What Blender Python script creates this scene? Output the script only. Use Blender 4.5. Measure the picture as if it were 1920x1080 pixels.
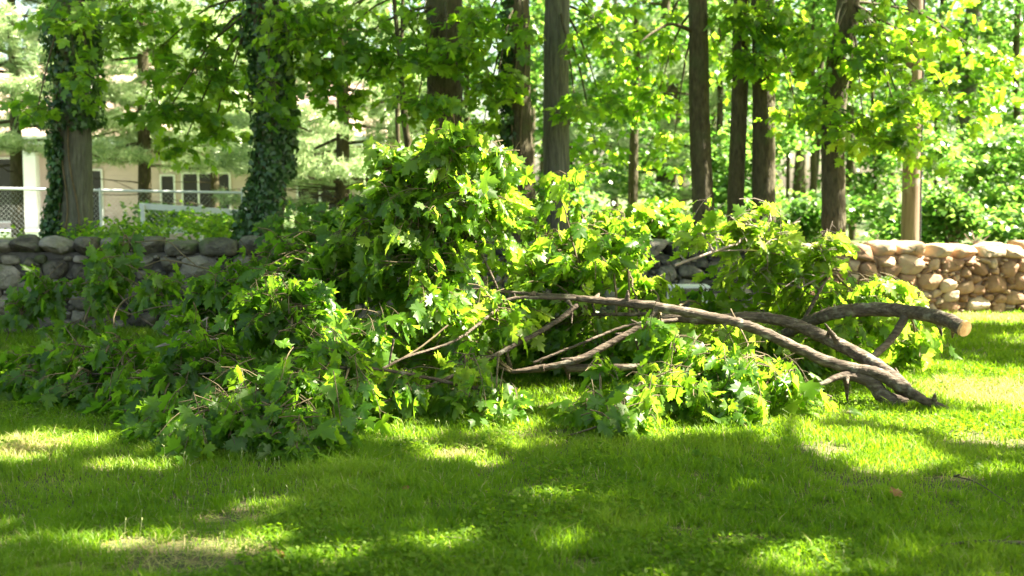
import bpy, math, random
import numpy as np
random.seed(7); rng = np.random.default_rng(7)
S = bpy.context.scene; COL = S.collection
for o in list(bpy.data.objects): bpy.data.objects.remove(o)

# ---------------- camera ----------------
F = 2059.0; CH = 1.5; HOR = 350.0
PITCH = math.atan((540 - HOR) / F)
cd = bpy.data.cameras.new('camera'); cam = bpy.data.objects.new('camera', cd); COL.objects.link(cam)
cam.location = (0, 0, CH); cam.rotation_euler = (math.pi/2 - PITCH, 0, 0)
cd.sensor_width = 36; cd.lens = F/1920*36; cd.clip_end = 2000; cd.clip_start = 0.05
cd.dof.use_dof = True; cd.dof.focus_distance = 6.6; cd.dof.aperture_fstop = 1.9
S.camera = cam

# ---------------- light ----------------
EL = math.radians(50); AZ = math.radians(6)      # AZ: degrees from +X towards +Y
sv = (math.cos(EL)*math.cos(AZ), math.cos(EL)*math.sin(AZ), math.sin(EL))
CX = sv[0]/sv[2]; CY = sv[1]/sv[2]
W = bpy.data.worlds.new('World'); S.world = W; W.use_nodes = True
nt = W.node_tree; sky = nt.nodes.new('ShaderNodeTexSky'); sky.sky_type = 'NISHITA'; sky.sun_disc = False
sky.sun_elevation = EL; sky.sun_rotation = math.pi/2 - AZ; sky.dust_density = 2.5; sky.air_density = 1.0; sky.ozone_density = 1.0
bg = nt.nodes['Background']; wm = nt.nodes.new('ShaderNodeMixRGB'); wm.blend_type = 'MULTIPLY'; wm.inputs[0].default_value = 1; wm.inputs[2].default_value = (1, .94, .76, 1)
nt.links.new(sky.outputs[0], wm.inputs[1]); nt.links.new(wm.outputs[0], bg.inputs[0]); bg.inputs[1].default_value = 0.055
sl = bpy.data.lights.new('sun', 'SUN'); sl.energy = 5.0; sl.angle = math.radians(0.55); sl.color = (1, .93, .80)
so = bpy.data.objects.new('sun', sl); COL.objects.link(so)
import mathutils
so.rotation_euler = mathutils.Vector(sv).to_track_quat('Z', 'Y').to_euler()
S.view_settings.view_transform = 'Standard'; S.view_settings.look = 'None'
S.view_settings.exposure = 3.4; S.view_settings.gamma = 1
S.render.engine = 'CYCLES'
S.cycles.max_bounces = 8; S.cycles.diffuse_bounces = 4; S.cycles.transmission_bounces = 6; S.cycles.glossy_bounces = 2

# ---------------- pixel <-> world ----------------
cp, sp_ = math.cos(PITCH), math.sin(PITCH)
def ray(px, py):
    a = (px-960)/F; b = (540-py)/F
    return np.array([a, cp + b*sp_, -sp_ + b*cp])
def P(px, py, Y):
    r = ray(px, py); return np.array([0, 0, CH]) + r*(Y/r[1])
def G(px, py, z=0.0):
    r = ray(px, py); return np.array([0, 0, CH]) + r*((z-CH)/r[2])
def uv_of(p): return (p[0]-p[2]*CX, p[1]-p[2]*CY)

# ---------------- noise ----------------
_tab = rng.random((64, 64))
def vnoise(x, y, s=1.0, o=0):
    x = np.asarray(x)/s+o*7.3+400; y = np.asarray(y)/s+o*3.1+400
    xi = np.floor(x).astype(int); yi = np.floor(y).astype(int); fx = x-xi; fy = y-yi
    fx = fx*fx*(3-2*fx); fy = fy*fy*(3-2*fy)
    g = lambda i, j: _tab[i % 64, j % 64]
    return (g(xi, yi)*(1-fx)+g(xi+1, yi)*fx)*(1-fy)+(g(xi, yi+1)*(1-fx)+g(xi+1, yi+1)*fx)*fy

# ---------------- terrain heights ----------------
WY = lambda x: 11.3 + (x+5.3)*(2.0/11.6)                 # front face line of the wall
WTOP = lambda x: np.clip(0.975 - (x+5.3)*0.0145, .78, 1.03)
def gz(x, y): return 0.035*(vnoise(x, y, 1.3, 1)-.5) + 0.05*(vnoise(x, y, 3.1, 2)-.5)
def bz(x, y):
    x = np.asarray(x, float); y = np.asarray(y, float)
    top = WTOP(x) - .16
    return top + (0.22-top)*np.clip((y-14)/12, 0, 1) + 0.1*(vnoise(x, y, 2.5, 5)-.5)

# ---------------- mesh helpers ----------------
class MB:
    def __init__(s): s.v = []; s.f = []; s.t = []; s.n = 0; s.q = []
    def add(s, v, f, tint=None):
        v = np.asarray(v, np.float32).reshape(-1, 3); f = np.asarray(f, np.int64)
        s.v.append(v); 
        (s.f if f.shape[1] == 3 else s.q).append(f+s.n)
        if tint is None: tint = np.full(len(v), .5, np.float32)
        s.t.append(np.broadcast_to(np.asarray(tint, np.float32), (len(v),))); s.n += len(v)
    def build(s, name, mat, parent=None, smooth=True):
        me = bpy.data.meshes.new(name)
        v = np.concatenate(s.v) if s.v else np.zeros((0, 3), np.float32)
        if parent is not None and parent.type == 'EMPTY': v = v - np.array(parent.location, np.float32)
        tr = np.concatenate(s.f) if s.f else np.zeros((0, 3), np.int64)
        qd = np.concatenate(s.q) if s.q else np.zeros((0, 4), np.int64)
        me.vertices.add(len(v)); me.vertices.foreach_set('co', v.astype(np.float32).ravel())
        loops = np.concatenate([tr.ravel(), qd.ravel()]).astype(np.int32)
        me.loops.add(len(loops)); me.loops.foreach_set('vertex_index', loops)
        npoly = len(tr)+len(qd); me.polygons.add(npoly)
        st = np.concatenate([np.arange(len(tr))*3, len(tr)*3+np.arange(len(qd))*4]).astype(np.int32)
        me.polygons.foreach_set('loop_start', st)
        me.polygons.foreach_set('use_smooth', np.full(npoly, smooth))
        at = me.attributes.new('tint', 'FLOAT', 'POINT'); at.data.foreach_set('value', np.concatenate(s.t).astype(np.float32))
        me.update(calc_edges=True); me.validate()
        me.materials.append(mat)
        o = bpy.data.objects.new(name, me); COL.objects.link(o)
        if parent is not None: o.parent = parent
        return o
def tag(o, label=None, cat=None, group=None, kind=None):
    if label: o['label'] = label
    if cat: o['category'] = cat
    if group: o['group'] = group
    if kind: o['kind'] = kind
    return o
def thing(name, loc, label, cat, group=None):
    o = bpy.data.objects.new(name, None); COL.objects.link(o); o.location = tuple(float(c) for c in loc)
    o.empty_display_size = .1
    return tag(o, label, cat, group)
def catmull(pts, n):
    pts = np.asarray(pts, float)
    if len(pts) == 2: t = np.linspace(0, 1, n)[:, None]; return pts[0]*(1-t)+pts[1]*t
    Pp = np.vstack([2*pts[0]-pts[1], pts, 2*pts[-1]-pts[-2]]); m = len(pts)-1
    u = np.linspace(0, m, n); i = np.minimum(u.astype(int), m-1); t = (u-i)[:, None]
    a, b, c, d = Pp[i], Pp[i+1], Pp[i+2], Pp[i+3]
    return .5*((2*b)+(-a+c)*t+(2*a-5*b+4*c-d)*t*t+(-a+3*b-3*c+d)*t**3)
def tube(mb, pts, rad, seg=8, step=.08, rough=.0, tint=.5, cap=True, kink=0.0, lim=200):
    """smooth tapered tube through pts; rad per control point"""
    pts = np.asarray(pts, float); L = np.linalg.norm(np.diff(pts, axis=0), axis=1).sum()
    n = int(min(lim, max(3, len(pts)*2, L/step)))
    q = np.hstack([pts, np.asarray(rad, float)[:, None]]); q = catmull(q, n); p = q[:, :3]; r = np.maximum(q[:, 3], .0006)
    if kink: p = p + rng.normal(0, kink, p.shape)*r[:, None]
    T = np.gradient(p, axis=0); T /= np.linalg.norm(T, axis=1)[:, None]+1e-9
    ref = np.array([0, 0, 1.]) if abs(T[:, 2]).mean() < .8 else np.array([0, 1., 0])
    A = np.cross(T, ref); A /= np.linalg.norm(A, axis=1)[:, None]+1e-9; B = np.cross(T, A)
    ang = np.linspace(0, 2*np.pi, seg, endpoint=False)
    rr = r[:, None]*np.ones((1, seg))
    if rough: rr = rr*(1+rough*rng.normal(0, 1, rr.shape))
    v = p[:, None, :]+rr[..., None]*(np.cos(ang)[None, :, None]*A[:, None, :]+np.sin(ang)[None, :, None]*B[:, None, :])
    v = v.reshape(-1, 3); i = np.arange(n-1)[:, None]*seg; j = np.arange(seg)[None, :]; j2 = (j+1) % seg
    f = np.stack([i+j, i+j2, i+seg+j2, i+seg+j], -1).reshape(-1, 4)
    mb.add(v, f, tint)
    if cap:
        for e in (0, n-1):
            vv = np.vstack([p[e][None], v[e*seg:(e+1)*seg]])
            k = np.arange(seg); mb.add(vv, np.stack([0*k, 1+k, 1+(k+1) % seg], -1), tint)
    return p
def box(mb, x0, x1, y0, y1, z0, z1, tint=.5):
    v = [(x, y, z) for x in (x0, x1) for y in (y0, y1) for z in (z0, z1)]
    mb.add(v, [(0, 1, 3, 2), (4, 6, 7, 5), (0, 4, 5, 1), (2, 3, 7, 6), (0, 2, 6, 4), (1, 5, 7, 3)], tint)
def norm(a): return a/(np.linalg.norm(a, axis=-1, keepdims=True)+1e-9)
def place(mb, tv, tf, pos, dirs, nrm, size, tint):
    """copies of a flat template: local y -> dirs, local z -> normal"""
    N = len(pos)
    if N == 0: return
    y = norm(dirs); z = norm(nrm - (nrm*y).sum(-1, keepdims=True)*y); x = np.cross(y, z)
    M = np.stack([x, y, z], -1)
    size = np.asarray(size, float)
    if size.ndim == 1 and tv is not TRI: tvn = tv[None]*np.stack([size*rng.uniform(.72, 1.08, N), size, size*rng.uniform(.4, 1.7, N)], -1)[:, None, :]
    else: tvn = tv[None]*size.reshape(-1, 1, 1)*np.ones((N, 1, 1))
    v = np.einsum('nij,nvj->nvi', M, tvn)+pos[:, None, :]
    V = len(tv); f = tf[None]+(np.arange(N)*V)[:, None, None]
    mb.add(v.reshape(-1, 3), f.reshape(-1, tf.shape[1]), np.repeat(np.asarray(tint), V))

# ---------------- leaf templates ----------------
def fan(half, c=(0, .3), curl=.25, fold=.1):
    right = half; left = [(-x, y) for x, y in half[::-1] if abs(x) > 1e-6]
    o = np.array(right+left, float); v = np.zeros((len(o)+1, 3)); v[0, :2] = c; v[1:, :2] = o
    r2 = v[:, 0]**2+(v[:, 1]-c[1])**2
    v[:, 2] = -curl*r2+fold*np.abs(v[:, 0])
    k = np.arange(len(o)); f = np.stack([0*k, 1+k, 1+(k+1) % len(o)], -1)
    return v, f
MAPLE_H = [(0, 0), (.12, -.09), (.34, -.13), (.27, .04), (.37, .10), (.54, .17), (.47, .27), (.68, .42), (.44, .41), (.38, .52), (.20, .43), (.25, .60), (.33, .74), (.16, .75), (0, 1.02)]
MAPLE, MAPLE_F = fan(MAPLE_H)
MAPLE2, _ = fan(MAPLE_H, curl=.55, fold=.35)
MAPLE3, _ = fan(MAPLE_H, curl=.1, fold=-.25)
MAPLE4 = MAPLE.copy(); MAPLE4[:, 0] = .38*np.sin(MAPLE[:, 0]*2.2); MAPLE4[:, 2] = .38*(np.cos(MAPLE[:, 0]*2.2)-1)-.22*MAPLE[:, 1]**2
MAPLE5 = MAPLE.copy(); MAPLE5[:, 0] *= .85; MAPLE5[:, 2] = -.5*np.maximum(MAPLE[:, 1]-.3, 0)**1.5+.12*np.sin(MAPLE[:, 0]*9)+.1*MAPLE[:, 0]
MID, MID_F = fan([(0, 0), (.32, -.1), (.28, .06), (.64, .38), (.24, .42), (.3, .7), (0, 1.0)])
SM, SM_F = fan([(0, 0), (.42, .1), (.36, .55), (0, 1.0)], c=(0, .4), curl=.3)
IVY, IVY_F = fan([(0, .05), (.3, -.05), (.5, .3), (.2, .5), (0, 1.0)], c=(0, .3), curl=.3)
TRI = np.array([(-.5, 0, 0), (.5, 0, 0), (0, 1, 0)], float); TRI_F = np.array([(0, 1, 2)])

# ---------------- materials ----------------
def mat(name):
    m = bpy.data.materials.new(name); m.use_nodes = True; nt = m.node_tree; nt.nodes.clear()
    out = nt.nodes.new('ShaderNodeOutputMaterial'); return m, nt, out
def N(nt, t, **k):
    n = nt.nodes.new(t)
    for a, b in k.items(): setattr(n, a, b)
    return n
def ramp(nt, fac, stops):
    r = N(nt, 'ShaderNodeValToRGB'); e = r.color_ramp.elements
    while len(e) < len(stops): e.new(.5)
    for q, (p, c) in zip(e, stops): q.position = p; q.color = (*c, 1)
    nt.links.new(fac, r.inputs[0]); return r.outputs[0]
def leafmat(name, dif, trs, tr=.5, gloss=.07, rough=.38):
    m, nt, out = mat(name); L = nt.links.new
    a = N(nt, 'ShaderNodeAttribute', attribute_name='tint')
    tc = N(nt, 'ShaderNodeTexCoord'); nz = N(nt, 'ShaderNodeTexNoise'); nz.inputs['Scale'].default_value = 28; L(tc.outputs['Object'], nz.inputs['Vector'])
    ad = N(nt, 'ShaderNodeMath', operation='MULTIPLY_ADD'); L(nz.outputs[0], ad.inputs[0]); ad.inputs[1].default_value = .3
    sb = N(nt, 'ShaderNodeMath', operation='SUBTRACT'); L(a.outputs['Fac'], sb.inputs[0]); sb.inputs[1].default_value = .15; L(sb.outputs[0], ad.inputs[2])
    c1 = ramp(nt, ad.outputs[0], dif); c2 = ramp(nt, ad.outputs[0], trs)
    d = N(nt, 'ShaderNodeBsdfDiffuse'); t = N(nt, 'ShaderNodeBsdfTranslucent'); g = N(nt, 'ShaderNodeBsdfGlossy'); g.inputs['Roughness'].default_value = rough
    g.inputs['Color'].default_value = (1, 1, .85, 1)
    L(c1, d.inputs[0]); L(c2, t.inputs[0])
    mx = N(nt, 'ShaderNodeMixShader'); mx.inputs[0].default_value = tr; L(d.outputs[0], mx.inputs[1]); L(t.outputs[0], mx.inputs[2])
    m2 = N(nt, 'ShaderNodeMixShader'); m2.inputs[0].default_value = gloss; L(mx.outputs[0], m2.inputs[1]); L(g.outputs[0], m2.inputs[2])
    L(m2.outputs[0], out.inputs[0]); return m
LEAF = leafmat('maple_leaf', [(0, (.035, .095, .012)), (.6, (.075, .16, .010)), (1, (.17, .25, .035))], [(0, (.16, .35, .012)), (.6, (.31, .52, .022)), (1, (.52, .67, .06))], .62, .02)
LEAFT = leafmat('tree_leaf', [(0, (.035, .10, .018)), (.6, (.07, .15, .014)), (1, (.13, .22, .018))], [(0, (.20, .42, .015)), (.6, (.34, .58, .02)), (1, (.50, .72, .04))], .62, .025)
LEAFB = leafmat('far_leaf', [(0, (.022, .07, .015)), (.5, (.055, .13, .02)), (1, (.15, .24, .04))], [(0, (.08, .24, .015)), (.5, (.15, .36, .035)), (1, (.38, .56, .09))], .48, .04)
IVYM = leafmat('ivy_leaf', [(0, (.015, .045, .012)), (.6, (.03, .085, .018)), (1, (.06, .14, .03))], [(0, (.04, .12, .01)), (1, (.15, .30, .03))], .3, .04)
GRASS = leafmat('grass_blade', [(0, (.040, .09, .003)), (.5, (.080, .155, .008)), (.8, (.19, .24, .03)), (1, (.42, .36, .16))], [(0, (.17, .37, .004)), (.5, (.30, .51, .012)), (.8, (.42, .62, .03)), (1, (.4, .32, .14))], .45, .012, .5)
PINE = leafmat('pine_needle', [(0, (.12, .22, .08)), (.6, (.24, .36, .15)), (1, (.45, .52, .27))], [(0, (.35, .5, .18)), (1, (.6, .7, .35))], .4, .05)
def rough_mat(name, stops, scale=6, detail=8, bump=.3, stretch=(1, 1, 1), rough=.85, tintmix=None, bscale=None, second=None, bdist=.01):
    m, nt, out = mat(name); L = nt.links.new
    tc = N(nt, 'ShaderNodeTexCoord'); mp = N(nt, 'ShaderNodeMapping'); mp.inputs['Scale'].default_value = stretch; L(tc.outputs['Object'], mp.inputs[0])
    nz = N(nt, 'ShaderNodeTexNoise'); nz.inputs['Scale'].default_value = scale; nz.inputs['Detail'].default_value = detail; nz.inputs['Roughness'].default_value = .65; L(mp.outputs[0], nz.inputs['Vector'])
    fac = nz.outputs[0]
    if tintmix:
        a = N(nt, 'ShaderNodeAttribute', attribute_name='tint'); ad = N(nt, 'ShaderNodeMath', operation='MULTIPLY_ADD')
        L(a.outputs['Fac'], ad.inputs[0]); ad.inputs[1].default_value = tintmix
        s = N(nt, 'ShaderNodeMath', operation='SUBTRACT'); L(fac, s.inputs[0]); s.inputs[1].default_value = tintmix/2; L(s.outputs[0], ad.inputs[2]); fac = ad.outputs[0]
    col = ramp(nt, fac, stops)
    if second:
        n2 = N(nt, 'ShaderNodeTexNoise'); n2.inputs['Scale'].default_value = second[0]; n2.inputs['Detail'].default_value = 5; L(tc.outputs['Object'], n2.inputs['Vector'])
        k = ramp(nt, n2.outputs[0], [(second[1], (0, 0, 0)), (second[1]+.12, (1, 1, 1))])
        mx = N(nt, 'ShaderNodeMixRGB'); L(k, mx.inputs[0]); L(col, mx.inputs[1]); mx.inputs[2].default_value = (*second[2], 1); col = mx.outputs[0]
    b = N(nt, 'ShaderNodeBsdfPrincipled'); L(col, b.inputs['Base Color']); b.inputs['Roughness'].default_value = rough; b.inputs['Specular IOR Level'].default_value = .25
    vz = N(nt, 'ShaderNodeTexNoise'); vz.inputs['Scale'].default_value = bscale or scale*2; vz.inputs['Detail'].default_value = 6; L(mp.outputs[0], vz.inputs['Vector'])
    bp = N(nt, 'ShaderNodeBump'); bp.inputs['Strength'].default_value = bump; bp.inputs['Distance'].default_value = bdist; L(vz.outputs[0], bp.inputs['Height']); L(bp.outputs[0], b.inputs['Normal'])
    L(b.outputs[0], out.inputs[0]); return m
BARK = rough_mat('tree_bark', [(.3, (.030, .025, .011)), (.55, (.078, .065, .032)), (.8, (.13, .115, .064))], scale=9, stretch=(3, 3, .9), bump=.8, bscale=12, bdist=.03, second=(1.6, .55, (.06, .07, .025)))
BARKG = rough_mat('grey_bark', [(.3, (.05, .05, .032)), (.55, (.12, .118, .082)), (.8, (.20, .20, .145))], scale=9, stretch=(3.4, 3.4, .4), bump=1.0, bscale=10, bdist=.04, second=(1.6, .62, (.17, .19, .11)))
LIMB = rough_mat('limb_bark', [(.3, (.03, .02, .012)), (.55, (.10, .075, .05)), (.8, (.25, .20, .145))], scale=16, stretch=(.5, 2.2, 2.2), bump=1.0, bscale=24, bdist=.02, second=(9, .58, (.24, .22, .16)))
TWIG = rough_mat('twig_bark', [(.3, (.06, .045, .02)), (.7, (.17, .13, .07))], scale=10, bump=.3)
TWIGG = rough_mat('dead_twig', [(.3, (.16, .12, .09)), (.7, (.40, .32, .25))], scale=10, bump=.3)
CUT = rough_mat('cut_wood', [(.3, (.42, .22, .08)), (.7, (.66, .42, .19))], scale=20, bump=.2)
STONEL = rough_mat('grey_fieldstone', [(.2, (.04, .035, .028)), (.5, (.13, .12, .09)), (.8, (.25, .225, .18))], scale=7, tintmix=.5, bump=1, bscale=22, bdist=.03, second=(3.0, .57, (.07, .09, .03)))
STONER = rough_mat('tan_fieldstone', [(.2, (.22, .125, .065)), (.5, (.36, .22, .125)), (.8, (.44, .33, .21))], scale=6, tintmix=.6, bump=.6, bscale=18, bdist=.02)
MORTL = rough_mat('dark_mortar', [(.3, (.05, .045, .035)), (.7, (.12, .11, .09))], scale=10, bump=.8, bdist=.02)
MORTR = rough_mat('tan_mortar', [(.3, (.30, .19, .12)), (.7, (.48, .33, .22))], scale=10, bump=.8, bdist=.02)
SOIL = rough_mat('lawn_soil', [(.3, (.035, .045, .012)), (.5, (.07, .072, .022)), (.65, (.14, .10, .05)), (.8, (.22, .15, .09))], scale=14, bump=.8, bscale=30, bdist=.02)
FOREST = rough_mat('wood_ground', [(.3, (.05, .075, .02)), (.55, (.10, .14, .04)), (.8, (.22, .20, .10))], scale=1.2, bump=.8, bscale=20, bdist=.03)

# ---------------- light map in ray space: where leaves are cut from the crowns to shape sun patches ----------------
GAPS = []
def gap(px, py, rx, ry, p=1.0, Y=None):
    """lit ellipse given as seen at (px,py); on the lawn, or at depth Y"""
    if Y is None:
        c = G(px, py); r = G(px+rx, py); a = G(px, py-ry); b = G(px, py+ry)
        GAPS.append((c[0], c[1], abs(r[0]-c[0]), abs(a[1]-b[1])/2, p))
    else:
        c = P(px, py, Y); u, v = uv_of(c); k = Y/F
        GAPS.append((u, v, rx*k, max(ry*k*.9, .25), p))
for a in [(1880, 738, 150, 34), (2000, 745, 150, 60), (1830, 738, 130, 42), (1840, 597, 110, 9), (1700, 690, 120, 16), (1960, 640, 90, 12, .6), (30, 848, 105, 27), (235, 880, 60, 12, .7),
          (860, 853, 75, 14), (700, 812, 100, 14, .8), (1000, 745, 70, 14, .7), (1560, 832, 110, 22, .85), (1640, 868, 90, 14, .8), (1380, 810, 90, 15, .6), (1850, 812, 90, 18, .8), (1700, 790, 90, 10, .8),
          (450, 962, 45, 14, .8), (790, 1022, 42, 16, .9), (1025, 928, 45, 10, .8), (430, 1022, 45, 12, .7), (560, 1052, 70, 10, .7), (1420, 1035, 85, 18, .7), (1045, 1032, 40, 10, .7), (140, 1022, 110, 16, .7),
          (330, 985, 70, 9, .5), (900, 800, 60, 10, .6), (1860, 880, 60, 10, .4), (620, 880, 60, 9, .4)]: gap(*a)
for a in [(1420, 470, 170, 55, 1, 8.8), (1520, 560, 110, 40, 1, 9.2), (1700, 600, 90, 50, 1, 9), (1380, 710, 150, 50, 1, 7.5), (1240, 660, 60, 40, .9, 7.8), (1050, 420, 110, 60, .9, 8.8), (1120, 520, 120, 60, .8, 9),
          (850, 300, 70, 30, .6, 8.2), (960, 560, 90, 50, .8, 8.6), (740, 660, 50, 30, .9, 7.4), (480, 560, 40, 40, .8, 7.4), (640, 560, 30, 40, .7, 7.6), (900, 560, 50, 40, .8, 8.2), (790, 480, 60, 30, .5, 8),
          (1180, 800, 50, 35, .9, 6.6), (880, 380, 90, 50, .8, 8.2), (1000, 480, 90, 50, .8, 8.6), (680, 540, 60, 40, .6, 7.6), (930, 290, 50, 30, .9, 8.1), (1560, 450, 90, 50, 1, 9), (1480, 720, 80, 40, .8, 7.3), (1320, 670, 90, 50, 1, 7.3), (1440, 730, 120, 40, .9, 7.1), (820, 620, 80, 40, .7, 7.8), (620, 620, 40, 30, .8, 7.2), (1160, 450, 60, 40, .9, 8.9), (1640, 560, 80, 40, 1, 9.1), (730, 290, 40, 30, .7, 8.2), (1240, 560, 80, 30, .8, 7.9), (1780, 600, 60, 30, 1, 8.3), (520, 540, 40, 40, .8, 7.4), (1860, 500, 60, 25, .5, 13.3), (1700, 560, 60, 30, .4, 13.1), (1800, 455, 150, 22, .7, 13.3), (1740, 520, 110, 35, .55, 13.2), (1560, 700, 120, 30, .5, 7.6), (560, 790, 60, 30, .5, 6.4), (390, 760, 30, 30, .6, 6.4), (930, 780, 50, 30, .8, 6.8), (1620, 660, 90, 20, .8, 7.6)]: gap(*a)
for a in [(640, 520, 60, 50, .5, 8.3), (560, 470, 50, 40, .4, 8.5), (560, 620, 50, 40, .5, 7.2), (400, 110, 120, 60, .5, 13), (320, 240, 80, 50, .5, 13), (640, 90, 120, 60, .4, 13), (720, 170, 110, 40, .4, 13), (930, 150, 70, 60, .4, 13), (1450, 90, 80, 50, .3, 13.4), (1650, 150, 130, 90, .5, 13), (200, 130, 60, 50, .4, 13), (1050, 200, 90, 30, .4, 13.4)]: gap(*a)
def lit_prob(u, v):
    p = np.zeros(len(u))
    for (a, b, ra, rb, q) in GAPS:
        d = ((u-a)/(ra+.14))**2+((v-b)/(rb+.12))**2
        p = np.maximum(p, min(1, q+.3)*np.clip((1.35-d)/.5, 0, 1))
    n = vnoise(u, v, .38, 3)*.6+vnoise(u, v, .15, 4)*.4
    p = np.maximum(p, np.clip((n-.675)*9, 0, .95))
    return p
def keep_for_shade(pos):
    u = pos[:, 0]-pos[:, 2]*CX; v = pos[:, 1]-pos[:, 2]*CY
    inn = (v > 2) & (v < 17)
    return ~(inn & (rng.random(len(u)) < lit_prob(u, v)))

# ---------------- foliage generators ----------------
def rand_dir(n): return norm(rng.normal(size=(n, 3)))
def cloud(center, radii, n, nclump, spread, shell=.35):
    d = rand_dir(nclump); r = rng.random(nclump)**shell
    cc = np.asarray(center)+d*r[:, None]*np.asarray(radii)
    k = rng.integers(0, nclump, n)
    return cc[k]+rng.normal(size=(n, 3))*np.array([spread, spread, spread*.45]), cc
def leaves(mb, pos, tv, tf, size, down=.5, up=1.0, tint=(.1, .9)):
    n = len(pos); h = rng.random(n)*2*np.pi
    d = np.stack([np.cos(h), np.sin(h), -down-rng.random(n)*.5+.2], -1)
    nn = np.stack([rng.normal(0, .5, n), rng.normal(0, .5, n), np.full(n, up)], -1)
    place(mb, tv, tf, pos, d, nn, size*rng.uniform(.7, 1.25, n), rng.uniform(tint[0], tint[1], n))
def sprays(lmb, tmb, C, R, n, size, zmin=None, per=(4, 8), twl=.28, root=None, tint=(.1, .9), droop=.5, twr=.0035, tmpl=None, lean=None):
    """leafy twigs filling an ellipsoid, tips reaching out of it"""
    C = np.asarray(C, float); R = np.asarray(R, float)
    root = C if root is None else np.asarray(root, float)
    LP, LD, LN, LS, LT = [], [], [], [], []
    for i in range(n):
        d = rand_dir(1)[0]; r = random.random()**.45*(1.3 if random.random() < .3 else 1.05)
        tip = C+d*R*r
        od = norm(tip-root+np.array([0, 0, .001])); hor = norm(od*np.array([1, 1, .35])+rng.normal(0, .35, 3))
        if lean is not None: hor = norm(hor+np.asarray(lean))
        st = tip-hor*twl*random.uniform(.7, 1.3)-np.array([0, 0, -.05])
        mid = (st+tip)/2+np.array([0, 0, .03]); end = tip-np.array([0, 0, .04*random.random()])
        if zmin is not None:
            for q in (st, mid, end, tip): q[2] = max(q[2], zmin+.01+random.random()*.02)
        tube(tmb, [st, mid, end], [twr, twr*.8, twr*.5], seg=4, step=.2, cap=False)
        ct = random.uniform(*tint)
        for j in range(random.randint(*per)):
            t = random.random()**.7; b = st*(1-t)+end*t+np.array([0, 0, .03*math.sin(t*3.1)])
            side = np.cross(hor, [0, 0, 1]); pd = norm(hor*.6+side*random.uniform(-1, 1)+rng.normal(0, .25, 3))
            pl = random.uniform(.03, .09)*size/.11; e = b+pd*pl-np.array([0, 0, pl*.35])
            if zmin is not None: e[2] = max(e[2], zmin+.015)
            tube(tmb, [b, e], [.0014, .001], seg=3, step=1, cap=False)
            ld = norm(pd*.8+hor*.3+np.array([0, 0, -droop*random.uniform(.3, 2.6)]))
            if zmin is not None and e[2]-zmin < size*1.0: ld[2] = max(ld[2], -.25*(e[2]-zmin)/size); ld = norm(ld)
            nn = norm(np.array([0, -.1, 1.])+rng.normal(0, .8, 3))
            LP.append(e); LD.append(ld); LN.append(nn); LS.append(size*random.uniform(.55, 1.35)); LT.append(np.clip(ct+random.uniform(-.15, .15), 0, 1))
    if not LP: return
    LP, LD, LN, LS, LT = map(np.array, (LP, LD, LN, LS, LT))
    tm = tmpl or [(MAPLE, MAPLE_F), (MAPLE2, MAPLE_F), (MAPLE3, MAPLE_F), (MAPLE4, MAPLE_F), (MAPLE4, MAPLE_F), (MAPLE5, MAPLE_F)]
    k = rng.integers(0, len(tm), len(LP))
    for a, (tv, tf) in enumerate(tm):
        s = k == a; place(lmb, tv, tf, LP[s], LD[s], LN[s], LS[s], LT[s])

# ---------------- ground ----------------
def sheet(name, xs, ys, zf, m, label=None):
    X, Y = np.meshgrid(xs, ys, indexing='ij'); Z = zf(X, Y); v = np.stack([X, Y, Z], -1).reshape(-1, 3)
    a = len(xs); b = len(ys); i = np.arange(a-1)[:, None]*b; j = np.arange(b-1)[None]
    f = np.stack([i+j, i+b+j, i+b+j+1, i+j+1], -1).reshape(-1, 4); mb = MB(); mb.add(v, f)
    return tag(mb.build(name, m), label, None, None, 'structure')
xs = np.concatenate([np.linspace(-400, -14, 12)[:-1], np.linspace(-14, 14, 140), np.linspace(14, 400, 12)[1:]])
# lawn in front, sheared so its back edge follows the wall
ts = np.concatenate([np.linspace(-150, 2, 10)[:-1], np.linspace(2, 11.9, 60)])
Xg, Tg = np.meshgrid(xs, ts, indexing='ij'); Yg = Tg+(np.clip(WY(Xg), 5, 40)-11.65)*np.clip(Tg/11.9, 0, 1)
v = np.stack([Xg, Yg, gz(Xg, Yg)], -1).reshape(-1, 3); a, b = Xg.shape
i = np.arange(a-1)[:, None]*b; j = np.arange(b-1)[None]
mb = MB(); mb.add(v, np.stack([i+j, i+b+j, i+b+j+1, i+j+1], -1).reshape(-1, 4)); tag(mb.build('lawn', SOIL), kind='structure')
ts = np.concatenate([[0], np.linspace(.35, 20, 50), np.linspace(20, 600, 20)[1:]])
Xg, Tg = np.meshgrid(xs, ts, indexing='ij'); Yg = Tg+np.clip(WY(Xg), 5, 40)+.22; Zg = bz(Xg, Yg)
v = np.stack([Xg, Yg, Zg], -1).reshape(-1, 3); a, b = Xg.shape
i = np.arange(a-1)[:, None]*b; j = np.arange(b-1)[None]
mb = MB(); mb.add(v, np.stack([i+j, i+b+j, i+b+j+1, i+j+1], -1).reshape(-1, 4)); tag(mb.build('ground', FOREST), kind='structure')

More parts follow.
